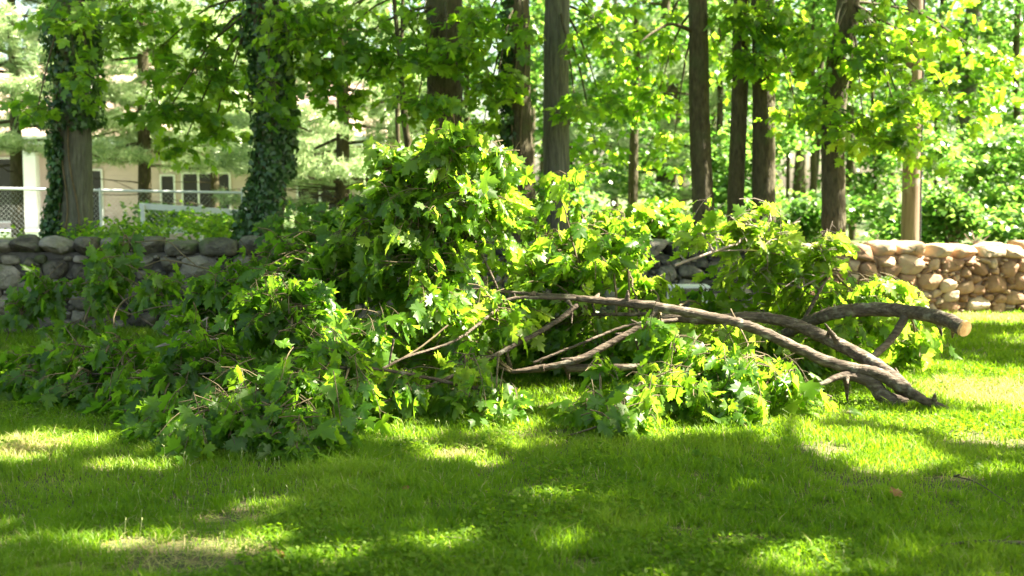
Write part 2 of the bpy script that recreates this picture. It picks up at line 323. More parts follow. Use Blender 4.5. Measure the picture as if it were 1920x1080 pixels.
# ---------------- grass ----------------
BARE = [(*G(390, 1045)[:2], .3, .2), (*G(1020, 812)[:2], .35, .12), (*G(1550, 845)[:2], .2, .12), (*G(1850, 832)[:2], .3, .12), (*G(1400, 1010)[:2], .2, .08), (*G(440, 975)[:2], .16, .1), (*G(680, 800)[:2], .2, .1), (*G(1780, 900)[:2], .15, .08), (*G(240, 1030)[:2], .12, .1), (*G(350, 1070)[:2], .25, .12), (*G(1080, 1060)[:2], .15, .08), (*G(1320, 890)[:2], .12, .06), (*G(850, 960)[:2], .14, .06), (*G(1290, 990)[:2], .12, .06), (*G(1600, 1040)[:2], .12, .06)]
def grass(n):
    d = 3.6*np.exp(rng.random(n)*math.log(13.9/3.6)); x = (rng.random(n)*2-1)*(d*.47+1.2)
    cl = vnoise(x, d, .11, 8)*.6+vnoise(x, d, .5, 9)*.4
    ok = (d < WY(x)-.03) & (rng.random(n) < .12+1.35*cl)
    for (bx, by, rx, ry) in BARE:
        ok &= ~((((x-bx)/rx)**2+((d-by)/ry)**2 < 1) & (rng.random(n) < .85))
    x, d, cl = x[ok], d[ok], cl[ok]; n = len(x); z = gz(x, d)
    h = (.018+.085*cl**1.5*rng.random(n)+.018*rng.random(n))*(1+.35*(rng.random(n) < .05)); w = .0041*(1+np.maximum(d-4, 0)*.16)*rng.uniform(.7, 1.3, n)
    lean = rng.normal(0, .55, (n, 2))*h[:, None]+np.array([.0, 0]); th = rng.random(n)*np.pi
    wx = np.stack([np.cos(th), np.sin(th)], -1)*w[:, None]/2
    base = np.stack([x, d], -1); mid = base+lean*.35; tip = base+lean
    def V(p, zz): return np.concatenate([p, zz[:, None]], -1)
    v = np.stack([V(base-wx, z-.004), V(base+wx, z-.004), V(mid-wx*.8, z+h*.6), V(mid+wx*.8, z+h*.6), V(tip, z+h*.97)], 1)
    f = np.array([(0, 1, 3), (0, 3, 2), (2, 3, 4)])[None]+(np.arange(n)*5)[:, None, None]
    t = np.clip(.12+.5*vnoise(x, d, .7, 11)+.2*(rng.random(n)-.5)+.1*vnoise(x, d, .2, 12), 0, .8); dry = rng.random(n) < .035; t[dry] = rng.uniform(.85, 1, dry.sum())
    for (px, py, rx, ry) in ((1890, 738, 170, 34), (40, 848, 95, 24), (1850, 594, 120, 8), (860, 853, 50, 9)):  # sun patches: blades tinted pale, painting the glare into the grass colour
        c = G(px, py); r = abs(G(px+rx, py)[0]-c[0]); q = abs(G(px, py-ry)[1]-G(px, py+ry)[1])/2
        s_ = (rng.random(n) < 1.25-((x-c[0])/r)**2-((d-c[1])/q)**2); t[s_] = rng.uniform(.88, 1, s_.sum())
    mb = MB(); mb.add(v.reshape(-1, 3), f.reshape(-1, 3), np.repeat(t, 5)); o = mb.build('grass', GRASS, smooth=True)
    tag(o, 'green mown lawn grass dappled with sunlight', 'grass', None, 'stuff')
grass(640000)
def thatch(n):
    d = 3.6*np.exp(rng.random(n)*math.log(13.5/3.6)); x = (rng.random(n)*2-1)*(d*.47+1.2); w = vnoise(x, d, .35, 21); keep = rng.random(n) < .06+.5*np.clip((w-.62)*4, 0, 1)
    for (bx, by, rx, ry) in BARE: keep |= ((((x-bx)/rx)**2+((d-by)/ry)**2 < 1.4) & (rng.random(n) < .5))
    keep &= d < WY(x)-.05
    x, d = x[keep], d[keep]; n = len(x); z = gz(x, d); p = np.stack([x, d, z+rng.uniform(.004, .028, n)], -1)
    mb = MB(); place(mb, TRI*np.array([.07, 1, 1]), TRI_F, p, np.stack([rng.normal(size=n), rng.normal(size=n), rng.normal(0, .25, n)], -1), np.tile([0, 0, 1.], (n, 1))+rng.normal(0, .3, (n, 3)), rng.uniform(.025, .07, n), rng.uniform(.82, 1, n))
    tag(mb.build('dry_thatch', GRASS), 'dry straw and dead blades showing in thin brown spots of the lawn', 'dead grass', None, 'stuff')
thatch(150000)

def weeds(n):
    d = 3.8*np.exp(rng.random(n)*math.log(9/3.8)); x = (rng.random(n)*2-1)*(d*.47+.8); w = vnoise(x, d, .28, 31)*.6+vnoise(x, d, 1.1, 32)*.4
    k = w > .60; x, d = x[k], d[k]; n = len(x); mb = MB(); z = gz(x, d)+rng.uniform(.02, .055, n); h = rng.random(n)*6.3
    place(mb, SM, SM_F, np.stack([x, d, z], -1), np.stack([np.cos(h), np.sin(h), rng.normal(.1, .3, n)], -1), np.tile([0, 0, 1.], (n, 1))+rng.normal(0, .35, (n, 3)), rng.uniform(.012, .03, n), rng.uniform(.1, .7, n))
    tag(mb.build('clover', GRASS), 'patches of small broad clover leaves among the lawn grass', 'clover', None, 'stuff')
weeds(60000)

# ---------------- stone wall ----------------
_u, _v = 18, 12
def stone_template():
    th = np.linspace(0, 2*np.pi, _u, endpoint=False); ph = np.linspace(-np.pi/2, np.pi/2, _v)
    T, Ph = np.meshgrid(th, ph, indexing='ij'); e = .55
    s = lambda a: np.sign(a)*np.abs(a)**e
    v = np.stack([s(np.cos(Ph))*s(np.cos(T)), s(np.sin(Ph)), s(np.cos(Ph))*s(np.sin(T))], -1).reshape(-1, 3)
    i = np.arange(_u)[:, None]*_v; i2 = ((np.arange(_u)+1) % _u)[:, None]*_v; j = np.arange(_v-1)[None]
    f = np.stack([i+j, i2+j, i2+j+1, i+j+1], -1).reshape(-1, 4); return v, f
SV, SF = stone_template()
WD = norm(np.array([11.6, 2.0, 0])); WN = np.array([WD[1], -WD[0], 0])    # along, and out of the front face
def stone(mb, c, hw, hd, hh, tint, rot=None):
    v = SV.copy(); k = rng.normal(size=(3, 3))*1.6; ph = rng.random(3)*6
    v = v*(1+.10*np.sin(v@k.T+ph).sum(1, keepdims=True)/1.5)
    for _ in range(9):
        pn = norm(rng.normal(size=3)); lim = random.uniform(.72, .98); dd = v@pn-lim; v = v-np.maximum(dd, 0)[:, None]*pn*.9
    v = v+rng.normal(0, .018, v.shape)
    v = v*np.array([hw, hd, hh])*1.08; r = rng.normal(0, .12) if rot is None else rot
    x = v[:, 0]*math.cos(r)-v[:, 2]*math.sin(r); z = v[:, 0]*math.sin(r)+v[:, 2]*math.cos(r)
    w = c+x[:, None]*WD-v[:, 1:2]*WN+z[:, None]*np.array([0, 0, 1.]); mb.add(w, SF, tint)
wall = thing('stone_wall', (0, WY(0)+.25, 0), 'long low fieldstone wall, grey and shaded at left, tan and sunlit at right', 'wall')
O = np.array([0, WY(0), 0.]); XSPLIT = 3.0
def wallpart(name, s0, s1, sm, mm, capg, ks=1.0):
    L = math.hypot(1, 2/11.6)
    mb = MB(); placed = []
    def f(c): return WTOP(O[0]+c*WD[0])-.17
    for (lo, hi, tries) in ((.15, .22, 500), (.10, .15, 2500), (.06, .10, 7000), (.03, .06, 12000)):
        for _ in range(tries):
            hw = ks*random.uniform(lo, hi)*random.uniform(.9, 1.25); hh = ks*random.uniform(lo, hi)*.72
            s = random.uniform(s0+hw*.7, s1-hw*.7); top = f(s); z = random.uniform(hh*.5, top-hh*.8)
            if all(((s-a)/(hw+c))**2+((z-b)/(hh+d))**2 > .82 or False for (a, b, c, d) in placed if abs(s-a) < .5):
                placed.append((s, z, hw, hh))
    for (s, z, hw, hh) in placed:
        p = O+WD*s; p[2] = z; stone(mb, p+WN*random.uniform(-.03, .0)-WN*.01, hw*1.0, .07+hw*.28, hh*1.04, random.random())
    o = mb.build('stonework', sm, wall)
    if name: o['label'] = name
    # mortar core
    mb = MB(); n = 60; ss = np.linspace(s0, s1, n)
    for a, b in zip(ss[:-1], ss[1:]):
        q = []
        for s in (a, b):
            t = f(s)+.02
            for (dd, zz) in ((.015, -.25), (.015, t), (.42, t), (.42, -.25)):
                p = O+WD*s-WN*dd; q.append((p[0], p[1], zz))
        mb.add(q, [(0, 4, 5, 1), (1, 5, 6, 2), (2, 6, 7, 3)])
    mb.build('mortar', mm, wall)
    # coping stones, each one a part
    s = s0
    while s < s1:
        w = random.uniform(*capg); mb = MB(); hh = random.uniform(.075, .1)
        p = O+WD*(s+w/2); p[2] = WTOP(p[0])-.17+hh*.9
        stone(mb, p-WN*.17+WN*random.uniform(-.02, .04), w/2*1.02, .25, hh*1.12, random.random(), rot=rng.normal(0, .06))
        if True:
            o = mb.build('coping_stone', sm, wall); o['group'] = 'coping stones along the wall top'
        s += w
sS = XSPLIT/WD[0]
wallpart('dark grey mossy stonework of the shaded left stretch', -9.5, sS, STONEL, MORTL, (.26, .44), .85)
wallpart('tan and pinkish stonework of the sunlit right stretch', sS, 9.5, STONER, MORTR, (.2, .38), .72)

# ---------------- trees at the wall ----------------
def limb_set(mb, tip, n, r, h0=3.0, spread=3.2, rise=2.2):
    """big limbs leaving the upper trunk"""
    ends = []
    for i in range(n):
        a = 2*math.pi*i/n+random.uniform(-.4, .4); s = np.array(tip(random.uniform(.45, 1.0)))
        e = s+np.array([math.cos(a)*spread*random.uniform(.6, 1), math.sin(a)*spread*random.uniform(.6, 1), rise*random.uniform(.4, 1)])
        m = (s+e)/2+np.array([0, 0, .3]); tube(mb, [s, m, e], [r*.45, r*.3, r*.1], seg=6, step=.4)
        ends.append(e)
    return ends
def wall_tree(label, Y, path, low, bark=BARK, top=9.5, crown_r=2.2, ncrown=1500, name='maple_tree', rootflare=1.25, loww=1.0):
    """path: (px,py,width px) from low to high"""
    pts = []; rad = []
    for (px, py, w) in path:
        pts.append(P(px, py, Y)); rad.append(w/2*Y/F)
    b = pts[0].copy(); b[2] = bz(b[0], b[1])-.15
    pts.insert(0, b); rad.insert(0, rad[0]*rootflare)
    e = pts[-1]; dx = (pts[-1]-pts[-2]); dx = dx/max(dx[2], .3)
    t = e+np.array([dx[0]*1.5+random.uniform(-.3, .3), random.uniform(-.3, .3), top-e[2]]); m = (e+t)/2+np.array([random.uniform(-.15, .15), 0, 0])
    pts += [m, t]; rad += [rad[-1]*.72, rad[-1]*.3]
    root = thing(name, (b[0], b[1], bz(b[0], b[1])), label, 'tree')
    mb = MB(); tube(mb, pts, rad, seg=20, step=.10, rough=.018, lim=110)
    up = [e, m, t]; tip = lambda k: catmull(up, 11)[int(min(k, 1)*10)]
    limb_set(mb, tip, 7, rad[-3])
    tr = mb.build('trunk', bark, root)
    lm = MB(); tm = MB()
    c = (m+t)/2; pos, _ = cloud(c+np.array([0, 0, .6]), (crown_r, crown_r, 2.6), ncrown, 60, .35)
    fr = P(960, 0, 1)[2]-CH
    pos = pos[(pos[:, 2] > CH+fr*pos[:, 1]+.1) & keep_for_shade(pos)]; leaves(lm, pos, MID, MID_F, .16)
    for (px, py, rx, ry, n, *rest) in low:
        Yb = Y+(rest[0] if rest else -.6); C = P(px, py, Yb); k = Yb/F
        s = np.array(pts[-3])+(np.array([C[0], C[1], C[2]])-np.array(pts[-3]))*.02
        s[2] = max(s[2], C[2]+.5)
        tube(tm, [s, (s+C)/2+np.array([0, 0, .2]), C], [.022, .014, .006], seg=5, step=.2, kink=.4)
        sprays(lm, tm, C, (rx*k, .55, ry*k), int(n*1.05*loww), .115, per=(5, 9), twl=.3, droop=.45, tmpl=[(MID, MID_F), (MAPLE, MAPLE_F)], tint=(.0, 1))
    lm.build('crown', LEAFT, root)
    if low: tm.build('branch', BARK, root)
    return root, pts, rad
T = {}
T[1] = wall_tree('leftmost maple, ivy above and bare grey bark below, before the tan house', 13.2, [(140, 440, 68), (141, 350, 62), (140, 230, 58), (140, 100, 60), (138, 0, 60)],
    [(150, 30, 110, 50, 32), (170, 150, 50, 60, 14), (70, 205, 55, 25, 12), (250, 40, 70, 50, 18)], BARKG)
T[2] = wall_tree('leaning maple with ivy down its whole left side, behind the tip of the brush pile', 12.9, [(500, 440, 62), (508, 340, 58), (515, 240, 54), (508, 120, 54), (495, 0, 56)],
    [(400, 50, 120, 60, 38, .2), (360, 150, 100, 50, 32, .3), (310, 215, 75, 35, 22, .3), (400, 240, 70, 45, 22, .3), (340, 280, 60, 25, 12, .3), (540, 60, 80, 60, 26), (510, 190, 50, 50, 14), (440, 130, 60, 60, 20, .3), (300, 90, 60, 60, 14, .5)], BARK)
T[3] = wall_tree('thick furrowed maple trunk rising above the tallest part of the brush pile', 13.6, [(835, 470, 72), (833, 300, 68), (834, 150, 67), (834, 0, 66)],
    [(640, 60, 110, 60, 44), (720, 120, 110, 55, 46), (600, 150, 60, 40, 20), (780, 205, 90, 22, 24, -1.2), (650, 190, 50, 25, 12), (840, 110, 80, 45, 26, -1.0), (570, 60, 60, 50, 18), (780, 60, 40, 50, 12)])
T[4] = wall_tree('dark brown maple flaring at its foot, just left of the straight grey trunk', 13.4, [(978, 440, 60), (978, 330, 50), (972, 180, 46), (970, 0, 44)],
    [(900, 60, 60, 60, 28), (930, 170, 60, 35, 22), (905, 240, 50, 30, 14, .4), (985, 60, 40, 40, 10)])
T[5] = wall_tree('straight grey-barked maple with a small sunlit scar, right of the flaring dark trunk', 13.8, [(1045, 470, 50), (1043, 300, 49), (1043, 150, 47), (1045, 0, 46)],
    [(1130, 60, 70, 60, 22), (1080, 205, 50, 22, 16), (1130, 200, 60, 60, 22, .6), (1180, 130, 60, 60, 20, .9), (1120, 290, 60, 40, 16, .9)], BARKG)
T[6] = wall_tree('slim dark maple with a bare side branch, left of the close pair', 13.9, [(1321, 470, 44), (1318, 380, 40), (1311, 200, 38), (1308, 0, 34)],
    [(1240, 70, 60, 50, 20, .5), (1230, 190, 60, 50, 22, .7), (1345, 120, 40, 60, 16, .6), (1260, 290, 50, 40, 14, .9)])
T[7] = wall_tree('thinnest maple of the close pair, leaning slightly right as it rises', 14.1, [(1378, 470, 34), (1380, 350, 31), (1387, 180, 30), (1390, 0, 28)],
    [(1390, 110, 40, 30, 12), (1375, 40, 40, 40, 14)])
T[8] = wall_tree('thicker maple of the close pair, right of the thinnest trunk', 14.0, [(1432, 470, 46), (1432, 350, 43), (1432, 180, 41), (1430, 0, 42)],
    [(1440, 60, 70, 50, 32), (1425, 125, 45, 30, 14), (1490, 120, 50, 60, 20), (1500, 230, 50, 40, 16), (1480, 40, 50, 40, 18)])
T[9] = wall_tree('maple with a curving trunk forked near the top, nearest the utility pole', 13.3, [(1562, 470, 46), (1563, 380, 44), (1562, 250, 42), (1572, 120, 44), (1590, 0, 40)],
    [(1560, 90, 90, 40, 26), (1660, 130, 80, 60, 34), (1690, 200, 70, 60, 34), (1620, 250, 80, 35, 26), (1700, 275, 50, 45, 16), (1790, 190, 90, 60, 26, .5), (1850, 110, 80, 50, 20, .8), (1760, 60, 80, 60, 22, .6), (1545, 180, 40, 60, 14, -.8), (1650, 40, 60, 40, 16), (1725, 190, 60, 50, 14, .8), (1715, 60, 50, 50, 12, .8)])
# the bare branch of tree 6 and the small double stem
mb = MB(); tube(mb, [P(1302, 60, 13.9), P(1260, 45, 13.6), P(1225, 60, 13.4), P(1200, 80, 13.2)], [.03, .022, .015, .01], seg=6); o = mb.build('side_branch', BARK, T[6][0])
def stem(label, Y, path, bark=BARK, name='young_tree', crown=None, size=.1, lf=LEAFB):
    pts = [P(a, b, Y) for a, b, w in path]; rad = [w/2*Y/F for a, b, w in path]
    b = pts[0].copy(); b[2] = bz(b[0], b[1])-.1; pts.insert(0, b); rad.insert(0, rad[0]*1.1)
    e = pts[-1]+np.array([random.uniform(-.3, .3), 0, 2.5]); pts.append(e); rad.append(rad[-1]*.5)
    root = thing(name, (b[0], b[1], b[2]+.1), label, 'tree'); mb = MB(); tube(mb, pts, rad, seg=9, step=.15, rough=.03, lim=60)
    mb.build('trunk', bark, root)
    lm = MB(); pos, cc = cloud(e, (1.5, 1.5, 1.6), 1500, 40, .25); leaves(lm, pos, SM, SM_F, size*1.3)
    if crown:
        for (px, py, rx, ry, n) in crown:
            C = P(px, py, Y); k = Y/F; pos, cc = cloud(C, (rx*k, .9, ry*k), n, 14, .16, .5); leaves(lm, pos, MID, MID_F, size)
    lm.build('crown', lf, root); return root
stem('spindly dark young tree with two thin stems, left of the thick furrowed trunk', 15.5, [(775, 400, 14), (768, 300, 13), (757, 210, 12), (750, 120, 10)], crown=[(740, 140, 50, 40, 260)])
stem('thin young tree behind the brush pile, close left of the twin-stemmed one', 16.5, [(752, 400, 10), (748, 300, 9), (745, 210, 9), (752, 120, 8)])
stem('slender far tree seen between the grey trunk and the slim dark trunk', 19, [(1186, 400, 20), (1188, 300, 18), (1190, 200, 14), (1194, 80, 12)], crown=[(1160, 180, 80, 60, 700), (1200, 60, 90, 60, 600)])
stem('thin sapling trunk standing right of the close pair of maples', 20, [(1476, 420, 8), (1478, 300, 7), (1482, 180, 6), (1480, 60, 5)], crown=[(1480, 200, 50, 60, 400)])
stem('thin dark far trunk left of the curving maple', 24, [(1526, 420, 12), (1525, 300, 12), (1524, 180, 10)], crown=[(1530, 200, 50, 60, 300)])
stem('reddish-brown far trunk just right of the curving maple', 24, [(1598, 430, 15), (1596, 300, 14), (1595, 180, 12)], crown=[(1600, 200, 50, 40, 300)])
stem('thin far sapling midway between curving maple and utility pole', 22, [(1643, 440, 8), (1640, 300, 7), (1636, 150, 6)], crown=[(1640, 330, 40, 60, 400)])
stem('wide grey far trunk high at the right, beyond the utility pole', 26, [(1800, 430, 34), (1812, 200, 32), (1822, 60, 30), (1826, 0, 28)], bark=BARKG, crown=[(1850, 150, 80, 80, 1000), (1780, 60, 80, 60, 700)])
stem('shaded far trunk at the right edge of the picture', 21, [(1915, 440, 16), (1912, 300, 15), (1905, 100, 13)], crown=[(1890, 60, 70, 60, 700), (1880, 180, 60, 60, 500)])
stem('far maple with a sunlit yellow-green crown behind the pair of close trunks', 23, [(1345, 420, 14), (1350, 200, 12), (1352, 0, 10)], crown=[(1350, 100, 60, 90, 1100), (1350, 280, 60, 60, 500)])

# ---------------- climbing ivy ----------------
def ivy(label, T_, spans, n):
    root, pts, rad = T_
    q = catmull(np.hstack([np.array(pts), np.array(rad)[:, None]]), 120)
    mb = MB(); pos = []; dr = []; nn = []
    z0 = q[0, 2]
    while len(pos) < n:
        k = random.randrange(119); c = q[k]
        # screen row of this height
        rel = c[2]-CH; py = HOR-rel*F/c[1]
        a0, a1, dens, bulge = 0, 2*math.pi, 0, .04
        for (lo, hi, A0, A1, D, Bg) in spans:
            if lo <= py < hi: a0, a1, dens, bulge = A0, A1, D, Bg
        if c[2] > 6 or random.random() > dens: continue
        a = random.uniform(a0, a1); r = c[3]+random.random()**1.5*bulge*(.5+vnoise(a*.7+3, c[2], .35, 6))
        d = np.array([math.cos(a), math.sin(a), 0]); p = c[:3]+d*r+np.array([0, 0, random.uniform(-.03, .03)])
        pos.append(p); dr.append(np.array([random.gauss(0, .5), random.gauss(0, .5), -1])); nn.append(d+rng.normal(0, .45, 3))
    pos = np.array(pos); place(mb, IVY, IVY_F, pos, np.array(dr), np.array(nn), .075*rng.uniform(.6, 1.25, len(pos)), rng.uniform(0, 1, len(pos)))
    b = np.array(root.location); r2 = thing('climbing_ivy', (b[0], b[1]-.2, b[2]), label, 'ivy'); mb.build('foliage', IVYM, r2)
    tm = MB()
    for a in (2.6, 3.2, 3.9, 4.4, 5.0):
        pp = [q[k, :3]+np.array([math.cos(a+.3*math.sin(k*.13+a)), math.sin(a+.3*math.sin(k*.13+a)), 0])*(q[k, 3]+.012) for k in range(2, 80, 6)]
        tube(tm, pp, [.012]*len(pp), seg=5, step=.15)
    tm.build('stem', TWIG, r2)
PI = math.pi
ivy('ivy wrapping the upper trunk of the leftmost maple and trailing down its left side', T[1], [(-900, 240, 0, 2*PI, 1, .15), (240, 300, 2.4, 5.8, .5, .06), (240, 450, 2.4, 4.3, .75, .12)], 6500)
ivy('dark ivy covering the leaning maple behind the brush pile', T[2], [(-900, 230, 0, 2*PI, 1, .12), (230, 330, 0, 2*PI, 1, .10), (330, 450, 1.8, 5.6, 1, .12), (390, 450, 1.8, 5.4, 1, .16)], 7000)
ivy('sparse ivy on the dark flaring maple trunk', T[4], [(-900, 340, 2.5, 4.3, .8, .10)], 1500)

# ---------------- unseen trees added right of the view to cast the shade ----------------
def unseen_shade_tree(label, base, cc, rr, n):
    root = thing('unseen_shade_maple', (*base, 0), label, 'tree'); mb = MB(); x, y = base
    top = np.array([(x+cc[0])/2, (y+cc[1])/2, cc[2]])
    path = [np.array([x, y, -.1]), np.array([x, y, 2.5]), np.array([x*.9+cc[0]*.1, y, 5.5]), top]
    tube(mb, path, [.34, .27, .2, .08], seg=18, step=.15, rough=.02)
    for i in range(14):
        a = i*2.4; s = catmull(path, 20)[random.randint(11, 18)]; e = np.array(cc)+np.array([math.cos(a)*rr[0]*.7, math.sin(a)*rr[1]*.7, random.uniform(-.5, 1)])
        tube(mb, [s, (s+e)/2+np.array([0, 0, .5]), e], [.09, .06, .02], seg=6, step=.4)
    mb.build('trunk', BARK, root)
    pos, _ = cloud(cc, rr, n, int(n/45), .3, .5)
    pos = pos[keep_for_shade(pos)]; lm = MB(); leaves(lm, pos, MID, MID_F, .2); lm.build('crown', LEAFT, root)
unseen_shade_tree('unseen broad maple right of the view, crown shaped to shade the near lawn', (8.2, 5.6), (5.8, 6.0, 9.0), (8.0, 4.2, 2.0), 28000)
unseen_shade_tree('unseen tall maple near the right end of the wall, added to shade the brush pile', (9.8, 10.8), (7.2, 10.8, 9.6), (8.6, 3.6, 2.0), 23000)

# ---------------- pines ----------------
def pine(label, Y, px, base_r, h0, h1, boughs, seed, dens=1.0, dead=0, zlow=None):
    random.seed(seed); x = P(px, 350, Y)[0]; zb = float(bz(x, Y)); root = thing('pine_tree', (x, Y, zb), label, 'tree')
    mb = MB(); tube(mb, [(x, Y, zb-.1), (x+.05, Y, h1*.5), (x, Y, h1)], [base_r, base_r*.7, .02], seg=10, step=.3, rough=.03)
    nd = []; P_, D_ = [], []
    for i in range(boughs):
        z = h0+(h1-h0)*(i/boughs)**1.1; a = i*2.4+random.uniform(-.3, .3); L = (h1-z)/(h1-h0)*2.4*random.uniform(.75, 1.1)+.4
        d = np.array([math.cos(a), math.sin(a), .0]); s = np.array([x, Y, z]); e = s+d*L+np.array([0, 0, .25*L*random.uniform(-.3, 1)])
        m = (s+e)/2-np.array([0, 0, .06*L]); path = catmull([s, m, e], 12); tube(mb, [s, m, e], [.035, .02, .006], seg=5, step=.3)
        side = np.cross(d, [0, 0, 1])
        for k in range(int(40*L*dens)):
            t = random.uniform(.3, 1); c = path[int(t*11)]; w = (1-abs(t-.65))*.5*L*.7
            q = c+side*random.uniform(-w, w)+np.array([0, 0, random.uniform(-.06, .1)])+d*random.uniform(-.1, .1)
            P_.append(q); D_.append(norm(d*.5+side*np.sign((q-c)@side)*.6+np.array([0, 0, random.uniform(0, .6)])))
    P_ = np.array(P_); D_ = np.array(D_); lm = MB()
    for rep in range(14):
        dd = norm(D_+rng.normal(0, .55, D_.shape)); tintv = np.clip(rng.uniform(0, 1, len(P_)), 0, 1)
        # needles: thin but thick enough to read at distance
        tv = TRI*np.array([.11, 1, 1]); place(lm, tv, TRI_F, P_+rng.normal(0, .03, P_.shape), dd, rng.normal(size=dd.shape), .17*rng.uniform(.7, 1.2, len(P_)), tintv)
    for i in range(dead):
        a = random.uniform(0, 6.28); z = random.uniform(zb+.6, h0+1); s = np.array([x, Y, z]); e = s+np.array([math.cos(a)*1.2, -abs(math.sin(a))*1.2, random.uniform(-.2, .3)])
        tube(mb, [s, (s+e)/2, e], [.012, .008, .003], seg=4, step=.3, kink=1)
    mb.build('trunk', BARK, root); lm.build('needles', PINE, root)
pine('sunlit pale pine with dead lower twigs, right of the leaning ivy-clad maple', 18.5, 640, .13, .9, 8.5, 64, 3, 1.5, 40)
pine('soft pale pine between the two ivy-clad maples, in front of the house', 20, 270, .13, 1.9, 9, 56, 4, 1.3, 10)
pine('hazy blue-green pine at the far left, in front of the roof', 19.5, 30, .12, 2.3, 8, 50, 5, 1.3, 6)
pine('small pine between the two ivy-clad maples, near the house wall', 22, 400, .10, 2.2, 6.5, 44, 6, 1.4, 6)
pine('dark pine standing deep in the wood behind the slim dark trunk', 24, 1240, .16, .8, 9, 56, 8, 1.2, 8)

# ---------------- far wood and undergrowth (reads as one mass) ----------------
random.seed(11)
def wood(n_tree):
    lm = MB(); tm = MB()
    for i in range(n_tree):
        y = 26+28*random.random(); x = random.uniform(-.58, .62)*y
        if x < -3.5 and y < 38: y += 14
        h = random.uniform(7, 12); zb = .2; cr = random.uniform(1.6, 2.8)
        tube(tm, [(x, y, zb-.2), (x+random.uniform(-.3, .3), y, h*.5), (x+random.uniform(-.5, .5), y, h)], [random.uniform(.08, .2), .09, .03], seg=6, step=1.0)
        pos, _ = cloud((x, y, h*.56), (cr, cr, h*.44), 2300, 46, .34, .6); leaves(lm, pos, SM, SM_F, .17, tint=(0, 1))
    o = lm.build('woodland', LEAFB); tag(o, 'hazy mass of sunlit green trees filling the background', 'woodland', None, 'stuff')
    o2 = tm.build('woodland_trunks', BARK, o)
wood(52)
def under(name, label, spots, m, size, kind='stuff'):
    lm = MB()
    for (px, py, Y, rx, ry, n) in spots:
        C = P(px, py, Y); k = Y/F; pos, _ = cloud(C, (rx*k, .8, ry*k), n, max(6, n//40), .15, .55)
        pos[:, 2] = np.maximum(pos[:, 2], bz(pos[:, 0], pos[:, 1])+.02); leaves(lm, pos, SM, SM_F, size, tint=(0, 1))
    o = lm.build(name, m); tag(o, label, 'undergrowth', None, kind)
sp = []
for i in range(30):
    px = random.uniform(980, 2150); Y = random.uniform(15.2, 21); sp.append((px, random.uniform(380, 440), Y, random.uniform(50, 90), random.uniform(25, 60), 520))
for i in range(20):
    px = random.uniform(1620, 2150); Y = random.uniform(16, 23); sp.append((px, random.uniform(260, 390), Y, random.uniform(50, 90), random.uniform(30, 60), 600))
for i in range(10):
    px = random.uniform(1050, 1500); Y = random.uniform(18, 23); sp.append((px, random.uniform(250, 380), Y, random.uniform(50, 90), random.uniform(30, 60), 500))
under('undergrowth', 'leafy green undergrowth behind the wall', sp, LEAFB, .105)
sp = [(150, 442, 12.9, 60, 10, 300), (250, 430, 13.6, 50, 25, 420), (220, 440, 12.6, 80, 10, 420), (420, 430, 13.6, 70, 25, 500), (330, 415, 14.5, 40, 25, 300), (-80, 440, 13, 90, 12, 300)]
under('ground_ivy', 'low dark ground cover along the top of the shaded wall', sp, LEAFT, .06)
def shrub(label, px, py, Y, rx, ry, n, m=LEAFB, size=.09, T_=(SM, SM_F)):
    C = P(px, py, Y); k = Y/F; zb = float(bz(C[0], C[1])); root = thing('shrub', (C[0], C[1], zb), label, 'shrub'); lm = MB(); tm = MB()
    pos, cc = cloud(C, (rx*k, rx*k*.7, ry*k), n, max(8, n//40), .12, .55); pos[:, 2] = np.maximum(pos[:, 2], zb+.02); leaves(lm, pos, *T_, size, tint=(0, 1))
    for c in cc[::2]: tube(tm, [(C[0]+random.uniform(-.1, .1), C[1], zb-.05), ((C[0]+c[0])/2, (C[1]+c[1])/2, (zb+c[2])/2+.1), c], [.012, .008, .003], seg=4, step=.3)
    lm.build('foliage', m, root); tm.build('stem', TWIG, root)
shrub('round light green shrub against the house between the ivy-clad maples', 300, 400, 17, 45, 35, 900)
shrub('feathery shrub low beside the white railing', 420, 420, 16.5, 40, 25, 700)
shrub('bright leafy shrub behind the wall, right of the utility pole', 1790, 400, 16, 60, 50, 1600)
shrub('dark shrub behind the wall at the foot of the slim dark maple', 1240, 420, 16, 60, 40, 1300, LEAFT)
shrub('yellow-green shrub between the pair of close trunks and the curving maple', 1500, 410, 17, 50, 40, 1300)
# blue-green young maple by the wall
def sapling(label, base, blobs, size=.1):
    root = thing('maple_sapling', base, label, 'sapling'); lm = MB(); tm = MB(); b = np.array(base)
    for (px, py, Y, rx, ry, n) in blobs:
        C = P(px, py, Y); k = Y/F; tube(tm, [b, (b+C)/2+np.array([.05, 0, .1]), C], [.014, .01, .005], seg=5, step=.2, kink=.5)
        sprays(lm, tm, C, (rx*k, .4, ry*k), n, size, per=(5, 8), zmin=0, tint=(0, .35), root=b+np.array([0, 0, .5]))
    tm.build('stem', TWIG, root); lm.build('foliage', LEAFT, root)
c = G(545, 620); sapling('blue-green maple sapling growing against the wall beside the leaning ivy-clad trunk', (c[0], WY(c[0])-.2, 0), [(540, 440, 10.9, 60, 35, 30), (590, 470, 10.8, 60, 45, 26), (530, 500, 10.9, 50, 30, 20), (640, 420, 10.9, 50, 30, 16), (600, 400, 11, 40, 20, 10)], .115)

